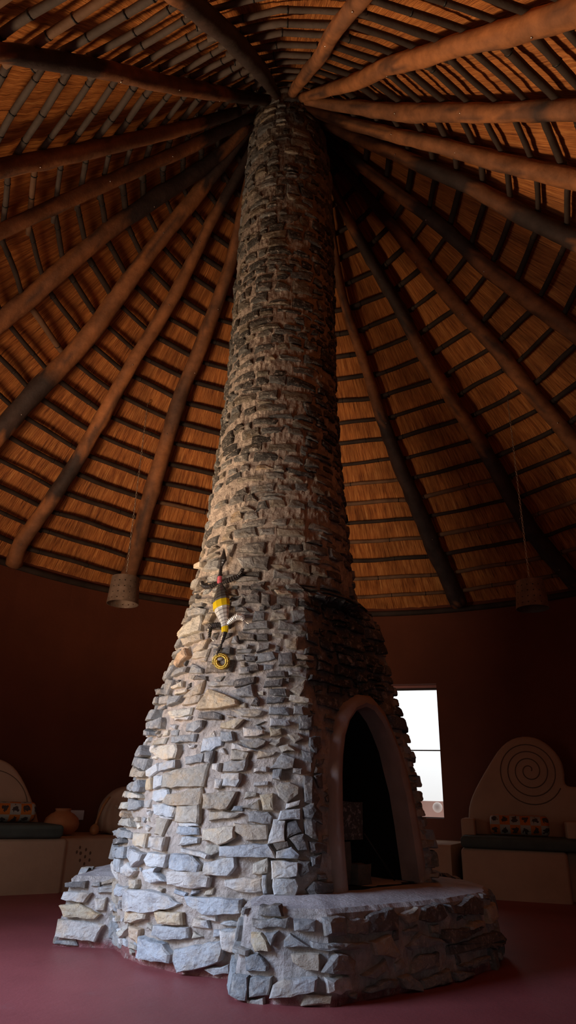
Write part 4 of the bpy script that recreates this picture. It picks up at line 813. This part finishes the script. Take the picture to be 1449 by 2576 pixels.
for bi,(a,c,desc,frm) in enumerate(BAYS):
    A=RAF_AZ[a] if isinstance(a,str) else a; Cz=RAF_AZ[c] if isinstance(c,str) else c
    if Cz<A: Cz+=360
    kk=[]
    for k in range(1,21):
        t=1-k*DT
        azs=[A,Cz]
        if Cz-A>24: 
            m={7:-13.5,8:6.8}.get(bi,(A+Cz)/2); azs=[A,m,Cz]
        pts=[roof_pt(rad(x),t,.026) for x in azs]
        mid=[]
        n=10
        for p,q in zip(pts,pts[1:]):
            mid+=[p.lerp(q,i/n) for i in range(n)]
        mid.append(pts[-1])
        vis=0
        for p in mid:
            s=seen(p)
            if s and -20<s[0]<1469 and -20<s[1]<2596: vis+=1/s[2]**2
        if vis>0: kk.append((k,mid,vis*(mid[0]-mid[-1]).length))
    full=[k for k,_,_ in kk]
    for j,(k,mid,v) in enumerate(kk):
        if 1 in full: where=ORD[k-1]+' batten up from the wall in the '+desc
        else: where=ORD[20-k]+' batten down from the peak in the '+desc
        cand.append((v,bi,k,mid,where))
cand.sort(key=lambda x:-x[0])
print('battens visible',len(cand))
def batten_geo(b,mid,bi,k):
    sd=bi*31+k
    Q=[];
    for i,p in enumerate(mid):
        w=Vector((noise.noise(Vector((p.x*2,p.y*2,sd))),noise.noise(Vector((p.x*2,p.y*2,sd+9))),noise.noise(Vector((p.x*2,p.y*2,sd+20)))))*.018
        Q.append(p+w)
    d=(Q[-1]-Q[0]).normalized(); Q[0]=Q[0]-d*.05; Q[-1]=Q[-1]+d*.05
    r=(.0205 if (bi<=2 or bi>=16) else .0235)*random.uniform(.85,1.15)
    rr=[r*(1+.10*noise.noise(Vector((i*.7,sd,1)))) for i in range(len(Q))]
    b.tube(Q,rr,n=8,wob=.12)
    L=0; nxt=.12
    stepm=.22 if (bi<=2 or bi==17) else .5
    for i in range(1,len(Q)):
        L+=(Q[i]-Q[i-1]).length
        if L>nxt:
            nxt=L+stepm*random.uniform(.7,1.3); d2=(Q[i]-Q[i-1]).normalized(); lean=Vector((0,0,.012))
            b.tube([Q[i]-d2*.004+lean*0,Q[i]+d2*.004],[rr[i]*1.13,rr[i]*1.13],n=8,m=1)
for i,(v,bi,k,mid,where) in enumerate(cand):
    if i>=300: break
    b=MB(); batten_geo(b,mid,bi,k)
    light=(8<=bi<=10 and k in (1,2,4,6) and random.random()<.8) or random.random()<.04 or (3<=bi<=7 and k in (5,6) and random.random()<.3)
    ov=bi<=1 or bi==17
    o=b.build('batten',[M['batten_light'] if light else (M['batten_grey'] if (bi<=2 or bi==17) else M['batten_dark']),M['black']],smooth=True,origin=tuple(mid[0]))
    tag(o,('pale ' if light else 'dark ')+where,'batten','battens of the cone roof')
if len(cand)>300:
    b=MB()
    for (v,bi,k,mid,where) in cand[300:]: batten_geo(b,mid,bi,k)
    tag(b.build('battens',M['batten_dark'],smooth=True),'dark battens crowded together round the roof peak','battens','battens of the cone roof','stuff')

# ---------------------------------------------------------------- pendant lamps
def pendant(x,y,ztop,zs,zb,r0,r1,hook,label):
    root=empty('pendant_lamp',(x,y,zb)); tag(root,label,'lamp','pierced tin pendant lamps')
    h=zs-zb
    # pierced shade: grid with square holes, inner and outer skin
    b=MB(); n=80; rows=28
    hole=lambda i,k:(i%6==3 or False) and (k%5==2) and 2<i<rows-3
    V=[]
    for side,dr in ((0,0),(1,-.006)):
        g=[]
        for i in range(rows+1):
            f=i/rows; r=r1+(r0-r1)*f+dr
            g.append([b.vert((r*math.cos(2*PI*k/n),r*math.sin(2*PI*k/n),h*f)) for k in range(n)])
        V.append(g)
    for i in range(rows):
        for k in range(n):
            k2=(k+1)%n
            if hole(i,k):
                for (a,c,d,e) in (((i,k),(i,k2),0,0),((i+1,k2),(i+1,k),0,0),((i,k2),(i+1,k2),0,0),((i+1,k),(i,k),0,0)):
                    b.face((V[0][a[0]][a[1]],V[0][c[0]][c[1]],V[1][c[0]][c[1]],V[1][a[0]][a[1]]))
                continue
            b.face((V[0][i][k],V[0][i][k2],V[0][i+1][k2],V[0][i+1][k]))
            b.face((V[1][i][k2],V[1][i][k],V[1][i+1][k],V[1][i+1][k2]))
    for k in range(n):
        k2=(k+1)%n
        b.face((V[0][0][k2],V[0][0][k],V[1][0][k],V[1][0][k2]))
        b.face((V[0][rows][k],V[0][rows][k2],V[1][rows][k2],V[1][rows][k]))
    b.build('shade',M['iron'],root)
    b=MB(); R=b.lathe([(r0-.003,h-.012),(r0-.003,h-.002),(.02,h+.004),(.02,h-.008)],n=32); b.face(list(reversed(R[-1]))); b.build('shade_top',M['iron'],root,smooth=True,auto=40)
    b=MB(); R=b.lathe([(.022,h-.10),(.022,h-.008),(.010,h+.012),(.010,h+.035)],n=14); b.face(list(reversed(R[0]))); b.face(R[-1]); b.build('bulb_holder',M['black'],root,smooth=True,auto=40)
    # chain of real links
    b=MB(); z=h+.03; i=0; top=ztop-zb
    while z<top-.01:
        L=.030; c=z+L*.5
        pts=[]
        for q in range(9):
            a=2*PI*q/8; u=.0075*math.cos(a); w=L*.62*math.sin(a)
            pts.append((u,0,c+w) if i%2==0 else (0,u,c+w))
        b.tube(pts,.0023,n=5,cap=False); z+=L*.98; i+=1
    b.build('chain',M['chain'],root,smooth=True)
    b=MB(); b.tube([(0,0,top-.01),(0,0,top+.03),(.02,0,top+.045),(.02,0,top+.08)],.004,n=6); b.build('hook',M['iron'],root,smooth=True)
pendant(-1.328,1.664,4.545,2.650,2.395,.128,.147,None,'pierced tin pendant lamp on a chain beside the stack, over the clay pot')
pendant(2.341,1.168,4.525,2.600,2.352,.118,.141,None,'dark pierced pendant lamp on a chain above the spiral-backed bench')

# ---------------------------------------------------------------- lizard ornament
def lizard():
    base=LIZ['torso'][4]
    root=empty('lizard_ornament',(base[0],base[1],base[2])); tag(root,'silver, black and yellow wire lizard hung head up on the chimney stones','ornament')
    def nrm(p): 
        v=Vector((p[0]-.09,p[1],0)).normalized(); return (v.x,v.y,.35)
    def part(name,key,m,flat=.6,n=12,off=0.0,dens=1,cols=None,scale=1.0,rib=0,parent=None):
        P=[]; Rr=[]; pts=LIZ[key]
        for (a,c) in zip(pts,pts[1:]):
            for k in range(dens):
                w=k/dens; P.append([a[j]+(c[j]-a[j])*w for j in range(3)]); Rr.append(a[3]+(c[3]-a[3])*w)
        P.append(list(pts[-1][:3])); Rr.append(pts[-1][3])
        up=[nrm(p) for p in P]
        P=[Vector(p)+Vector((u[0],u[1],0))*off for p,u in zip(P,up)]
        if rib: Rr=[r*(1+rib*(1 if i%2 else -1)) for i,r in enumerate(Rr)]
        b=MB(); b.tube(P,[r*scale for r in Rr],n=n,flat=flat,up=up,cols=cols)
        o=b.build(name,m,parent or root,smooth=False)
        if not parent: place(o)
        return o
    part('head','head',M['bead_black'],.55,10,dens=3,rib=.03)
    part('neck','neck',M['bead_black'],.9,10,dens=4,rib=.06)
    part('collar','band',M['pink'],.8,12,dens=4,rib=.05,off=.004)['label']='pink beaded collar'
    nt=(len(LIZ['torso'])-1)*8+1
    cols=[]
    for i in range(nt):
        f=i/nt; v=.14+.86*max(0,min(1,(f-.36)/.22)); s=1 if (i%4<2) else .55
        cols.append((v*s,v*s,v*s))
    part('torso','torso',M['foil'],.55,10,dens=8,rib=.02,cols=cols)
    part('stripe','stripe_front',M['yellow'],.56,10,dens=4,off=.003)['label']='yellow foil band round the belly'
    part('stripe','stripe_back',M['yellow'],.6,10,dens=4,off=.003)['label']='yellow foil band at the tail root'
    for k in range(4):
        part('leg','leg%d'%k,M['bead_black'] if k!=3 else M['foil'],.9,8,dens=5,rib=.12,scale=1.2)
        e=Vector(LIZ['leg%d'%k][-1][:3]); u=Vector(nrm(e)); t=Vector((math.cos(.3),.3,0))
        b=MB()
        for a in (-.7,0,.7):
            d=Vector((math.sin(a)*.9,-.1,(1 if k<2 else -1)*math.cos(a)*.6)).normalized() if k%2 else Vector((-math.sin(a)*.9,-.1,(1 if k<2 else -1)*math.cos(a)*.6)).normalized()
            b.tube([e,e+d*.02,e+d*.035+Vector((0,-.006,0))],.0012,n=5)
        place(b.build('claw',M['wire'],root))
    part('leg_band','leg1',M['pink'],.9,8,dens=3,scale=1.03) if False else None
    part('tail','tail',M['bead_black'],.9,8,dens=6,rib=.16)
    # coil wound like a spring
    pts=[Vector(p[:3]) for p in LIZ['coil']]; b=MB(); Q=[]
    m=10
    for i in range(len(pts)-1):
        for k in range(m):
            w=k/m; p=pts[i].lerp(pts[i+1],w); t=(pts[i+1]-pts[i]).normalized(); u=Vector(nrm(p)).normalized(); u=(u-t*u.dot(t)).normalized(); v=t.cross(u)
            ph=2*PI*(i*m+k)/8
            Q.append(p+(u*math.cos(ph)+v*math.sin(ph))*.0062)
    b.tube(Q,.0026,n=4,cap=True)
    place(b.build('tail_coil',M['gold'],root,smooth=True))['label']='gold wire spiral at the tip of the tail'
lizard()

# ---------------------------------------------------------------- benches
def frame(A,u,w):
    A=Vector(A); u=Vector(u).normalized(); w=Vector(w).normalized()
    return lambda x,z,d: tuple(A+u*x+w*d+Vector((0,0,z)))
def round_box(b,fn,x0,x1,d0,d1,z0,z1,r=.03,m=0,seg=4):
    """box with rounded front/top edges: outline in x,z extruded in depth with bevel"""
    def arcs():
        pts=[]
        for cx_,cz_,a0 in ((x1-r,z0+r,-90),(x1-r,z1-r,0),(x0+r,z1-r,90),(x0+r,z0+r,180)):
            for i in range(seg+1):
                a=rad(a0+90*i/seg); pts.append((cx_+r*math.cos(a),cz_+r*math.sin(a)))
        return pts
    b.prism(arcs(),fn,d0,d1,bev=r*.8,m=m)
def cushion(fn,x0,x1,d0,d1,z0,z1,label,name='seat_cushion'):
    bm=MB(); round_box(bm,fn,x0,x1,d0,d1,z0,z1,r=.035,seg=5)
    o=bm.build(name,M['green'],smooth=True,auto=60); tag(o,label,'cushion'); return o
def bolster(fn,x0,x1,d,z,r,label):
    b=MB(); b.uv=[]; n=28; L=x1-x0; prof=[]
    for i in range(5): a=PI/2*i/4; prof.append((x0+.035-.035*math.cos(a)*1.0, r*(.55+.45*math.sin(a))))
    for i in range(1,12): prof.append((x0+.035+(L-.07)*i/12, r*(1+.02*math.sin(i*1.7))))
    for i in range(5): a=PI/2*i/4; prof.append((x1-.035+.035*math.sin(a), r*(.55+.45*math.cos(a))))
    rings=[]
    for x,rr in prof:
        ring=[]
        for k in range(n+1):
            a=2*PI*k/n; ring.append(b.vert(fn(x,z+rr*math.sin(a),d+rr*math.cos(a)))); b.uv.append(((x-x0)/.093+.04,a*r/.105+.35))
        rings.append(ring)
    for p,q in zip(rings,rings[1:]):
        for k in range(n): b.face((p[k],q[k],q[k+1],p[k+1]))
    b.face([rings[0][k] for k in range(n)]); b.face([rings[-1][k] for k in range(n-1,-1,-1)])
    o=b.build('bolster_cushion',M['fabric'],smooth=True,auto=60); tag(o,label,'cushion','block-print bolster cushions'); return o
# bench on the window side
A1=(1.95,2.25,0); U1=(.947,-.32,0); W1=(.32,.947,0); f1=frame(A1,U1,W1)
bench=empty('bench',A1); tag(bench,'tan plastered bench with a spiral-carved rounded back beside the bright window','bench')
b=MB(); round_box(b,f1,-.088,.82,0,.95,-.03,.40,r=.035); b.v=[(x,y,max(z,0)) for x,y,z in b.v]; place(b.build('base',M['bench'],bench,smooth=True,auto=50))
for x0,x1 in ((-.088,.040),(.86,.99)):
    b=MB(); round_box(b,f1,x0,x1,.30,.92,.395,.640,r=.022); place(b.build('armrest',M['bench'],bench,smooth=True,auto=50))
b=MB(); round_box(b,f1,.82,1.5,.20,1.0,-.03,.39,r=.035); b.v=[(x,y,max(z,0)) for x,y,z in b.v]; place(b.build('side_seat',M['bench'],bench,smooth=True,auto=50))
def smooth_outline(pts,it=2):
    for _ in range(it):
        out=[]
        for i in range(len(pts)):
            p=pts[i]; q=pts[(i+1)%len(pts)]
            out+=[(p[0]*.75+q[0]*.25,p[1]*.75+q[1]*.25),(p[0]*.25+q[0]*.75,p[1]*.25+q[1]*.75)]
        pts=out
    return pts
ol=[(-.05,.38),(1.45,.38),(1.45,.90),(1.25,.945),(1.03,.952),(.955,.955),(.925,.99),(.938,1.09),(.920,1.205),(.855,1.31),(.760,1.39),(.660,1.428),(.550,1.428),(.436,1.390),(.332,1.306),(.240,1.186),(.130,1.026),(.036,.876),(-.014,.76),(-.032,.644)]
ol=[ol[0],ol[1]]+smooth_outline(ol,2)[8:-4] if False else ol
b=MB(); b.prism(smooth_outline(ol,1),f1,.70,1.0,bev=.03); back=place(b.build('backrest',M['bench'],bench,smooth=True,auto=50))
b=MB(); pts=[]
for i in range(150):
    f=i/149; a=rad(20)-f*2*PI*3.98; r=.018+.295*f**.97
    pts.append(f1(.602+r*math.cos(-a)*1.0-.02*f*0, 1.100+r*math.sin(-a)-.02*f,.699))
b.tube(pts,.0055,n=6); g=b.build('spiral_groove',M['groove'],back,smooth=True); g['label']='dark spiral line carved into the back'
cushion(f1,-.085,1.02,-.03,.62,.402,.500,'dark green seat cushion on the spiral-backed bench')
bolster(f1,.18,.715,.44,.5925,.090,'orange and white patterned bolster on the spiral-backed bench')
# bench on the pot side
A2=(-1.60,1.97,0); U2=(.85,.527,0); W2=(-.527,.85,0); f2=frame(A2,U2,W2)
bench2=empty('bench',A2); tag(bench2,'tan plastered bench with a rounded back, next to the round clay pot','bench')
b=MB(); round_box(b,f2,-1.12,.0,0,.80,-.03,.408,r=.035); b.v=[(x,y,max(z,0)) for x,y,z in b.v]; place(b.build('base',M['bench'],bench2,smooth=True,auto=50))
ol2=[(-1.3,.40),(-.05,.40),(-.105,.52),(-.15,.62),(-.215,.735),(-.30,.865),(-.39,.965),(-.47,1.015),(-.55,1.04),(-.66,1.045),(-.76,1.02),(-.86,.96),(-.98,.84),(-1.08,.7)]
b=MB(); b.prism(smooth_outline(ol2,1),f2,.60,.80,bev=.03); back2=place(b.build('backrest',M['bench'],bench2,smooth=True,auto=50))
b=MB(); pts=[]
for i in range(60):
    a=rad(-20+200*i/59); pts.append(f2(-.58+.36*math.cos(a)*(1-.15*i/59),.60+.36*math.sin(a)*.95,.599))
b.tube(pts,.004,n=6); b.build('carved_line',M['groove'],back2,smooth=True)
cushion(f2,-1.09,-.055,-.03,.55,.412,.514,'dark green seat cushion on the bench beside the clay pot')
bolster(f2,-.80,-.20,.45,.60,.082,'orange and white patterned bolster on the bench beside the clay pot')

# low seats running along the wall
def low_seat(a0,a1,r0,label,marks=False):
    b=MB(); n=24; h=.408; prof=[(r0,0),(r0,h-.03),(r0+.01,h-.01),(r0+.03,h),(ROOM_R-.005,h),(ROOM_R-.005,0)]
    rows=[]
    for i in range(n+1):
        a=rad(a0+(a1-a0)*i/n); rows.append([b.vert(wall_pt(a,r,z)) for r,z in prof])
    for p,q in zip(rows,rows[1:]):
        for k in range(len(prof)-1): b.face((p[k],p[k+1],q[k+1],q[k]))
    b.face(list(rows[0])); b.face(list(reversed(rows[-1])))
    o=b.build('low_seat',M['bench'],smooth=True,auto=40); tag(o,label,'seat')
    if marks:
        m=MB()
        fl=[(.17,.262)]+[(.17+.052*math.cos(rad(60*i+30)),.262+.055*math.sin(rad(60*i+30))) for i in range(6)]+[(.11,.335),(.085,.30),(.12,.29)]
        for dx,z in fl:
            # dent painted dark: flat ellipse set on the curved front
            aa=marks+dx/r0; pt=[]
            ring=[m.vert(wall_pt(aa+.010*math.cos(2*PI*k/10)/r0,r0-.0015,z+.014*math.sin(2*PI*k/10))) for k in range(10)]
            cc=m.vert(wall_pt(aa,r0-.004,z))
            for k in range(10): m.face((ring[k],ring[(k+1)%10],cc))
        m.build('carved_marks',M['groove'],o)['label']='dark flower of punched dents'
low_seat(-46,2,2.97,'low tan plaster seat carrying the clay pot, with punched flower dents',marks=rad(-44.6))
low_seat(8,27.2,2.95,'plain low tan plaster seat under the bright window')
# rounded plaster hump beside the chimney
A3=(-1.62,2.2,0); U3=(.94,.35,0); W3=(-.35,.94,0); f3=frame(A3,U3,W3)
ol3=[(.317,.402),(.80,.402),(.95,.6),(.92,.75),(.80,.83),(.66,.852),(.53,.848),(.435,.816),(.352,.742),(.303,.651),(.291,.528)]
b=MB(); b.prism(smooth_outline(ol3,1),f3,.42,.75,bev=.07)
hump=b.build('plaster_backrest',M['bench'],smooth=True,auto=60); tag(hump,'rounded tan plaster backrest on the low seat, half hidden by the chimney','backrest')
b=MB(); pts=[f3(.50+.09*math.cos(rad(a)),.70+.07*math.sin(rad(a)),.40) for a in range(200,345,8)]
b.tube(pts,.02,n=8,flat=.5,up=tuple(Vector(W3)*-1)); b.build('hollow_lip',M['bench'],hump,smooth=True)
# pot, gourd, plate
pc=f3(-.09,.408,.26)
b=MB(); prof=[(.06,0),(.11,.015),(.150,.06),(.160,.10),(.145,.145),(.105,.180),(.075,.195),(.066,.205),(.072,.222),(.070,.226),(.060,.205),(.060,.12)]
R=b.lathe(prof,36); b.face(list(reversed(R[0]))); b.face(R[-1])
pot=b.build('clay_pot',M['terracotta'],smooth=True,auto=50); pot.location=pc; tag(pot,'round terracotta clay pot on the low seat beside the bench','pot')
g=empty('gourd_ladle',f3(.22,.409,.30)); tag(g,'orange-brown gourd ladle propped against the rounded plaster backrest','ladle')
b=MB(); prof=[(.002,0),(.022,.004),(.040,.022),(.045,.045),(.038,.070),(.024,.088),(.010,.098)]; R=b.lathe(prof,20); b.face(R[-1])
b.build('bowl',M['gourd'],g,smooth=True)
h=[f3(.225,.485,.30),f3(.235,.53,.31),f3(.257,.60,.33),f3(.285,.665,.35),f3(.315,.715,.36),f3(.34,.745,.365)]
b=MB(); b.tube(h,[.013,.012,.0125,.013,.013,.009],n=10); place(b.build('handle',M['gourd'],g,smooth=True))
az=math.atan2(-1.83-ROOM_C[0],3.08-ROOM_C[1]); pw=Vector(wall_pt(az,ROOM_R-.014,.565)); tt=Vector((math.cos(az),-math.sin(az),0)); no=Vector((math.sin(az),math.cos(az),0))
b=MB(); fnp=lambda x,z,d:tuple(pw+tt*x+no*d+Vector((0,0,z)))
round_box(b,fnp,-.075,.075,0,.012,-.045,.045,r=.006)
tag(b.build('wall_plate',M['white'],smooth=True,auto=40),'pale rectangular plate on the dark wall behind the clay pot','plate')

# ---------------------------------------------------------------- light
w=bpy.data.worlds.new('world'); sc.world=w; w.use_nodes=True; nt=w.node_tree
bg=nt.nodes['Background']; tc=nt.nodes.new('ShaderNodeTexCoord'); sx=nt.nodes.new('ShaderNodeSeparateXYZ'); nt.links.new(tc.outputs['Generated'],sx.inputs[0])
cr=nt.nodes.new('ShaderNodeValToRGB'); e=cr.color_ramp.elements; e[0].position=.46; e[0].color=(.50,.47,.45,1); e[1].position=.56; e[1].color=(.95,.98,1.0,1)
mp=nt.nodes.new('ShaderNodeMapRange'); mp.inputs[1].default_value=-1; mp.inputs[2].default_value=1
nt.links.new(sx.outputs['Z'],mp.inputs[0]); nt.links.new(mp.outputs[0],cr.inputs[0]); nt.links.new(cr.outputs[0],bg.inputs['Color'])
bg.inputs['Strength'].default_value=1.4
def area(name,loc,target,sx_,sy_,power,color,spread=180):
    l=bpy.data.lights.new(name,'AREA'); l.shape='RECTANGLE'; l.size=sx_; l.size_y=sy_; l.energy=power; l.color=color; l.spread=rad(spread)
    o=bpy.data.objects.new(name,l); col.objects.link(o); o.location=loc
    d=Vector(target)-Vector(loc); o.rotation_euler=d.to_track_quat('-Z','Y').to_euler(); return o
def portal(name,az,r,zc,w_,h_):
    l=bpy.data.lights.new(name,'AREA'); l.shape='RECTANGLE'; l.size=w_; l.size_y=h_; l.cycles.is_portal=True
    o=bpy.data.objects.new(name,l); col.objects.link(o); p=wall_pt(az,r,zc); o.location=p
    d=Vector((ROOM_C[0],ROOM_C[1],zc))-Vector(p); o.rotation_euler=d.to_track_quat('-Z','Y').to_euler()
def mid(a): return rad((a[0]+a[1])/2)
portal('window_daylight',mid(WIN_AZ),ROOM_R+.25,1.33,.75,1.5)
portal('front_daylight',rad(-176.2),7.2,1.05,1.3,2.1)
portal('door_daylight',mid(DOOR_AZ),ROOM_R+.29,1.05,1.7,2.1)
portal('side_door_daylight',mid(SIDE_AZ),ROOM_R+.29,1.05,1.3,2.1)
p=Vector(wall_pt(mid(DOOR_AZ),ROOM_R+.05,1.55))
area('door_sky_light',p,(-.38,-.75,-.08),1.3,.9,24,(.50,.68,1.0),68)
p=Vector(wall_pt(mid(DOOR_AZ),ROOM_R+.05,1.0))
area('door_chimney_fill',p,(-.1,-.3,1.55),1.3,1.2,9.5,(1.0,.86,.70),70)  # added narrow cream fill to brighten the middle of the chimney
p=Vector(wall_pt(mid(SIDE_AZ),ROOM_R+.02,.75))
area('side_ground_light',p,p+Vector((.74,-.30,.55)),1.1,1.0,50,(1.0,.69,.42),72)
p=Vector(wall_pt(mid(DOOR_AZ),ROOM_R+.02,.65))
area('door_roof_fill',p,(-.75,2.2,4.4),1.3,1.0,24,(1.0,.68,.42),64)  # added warm fill beamed up at the back-left thatch
sc.view_settings.view_transform='Standard'; sc.view_settings.look='None'; sc.view_settings.gamma=1; sc.view_settings.use_curve_mapping=False
sc.view_settings.exposure=0.0
sc.cycles.max_bounces=6; sc.cycles.diffuse_bounces=4; sc.cycles.use_adaptive_sampling=True; sc.cycles.adaptive_threshold=.02; sc.cycles.use_denoising=True
sc.cycles.sample_clamp_indirect=4
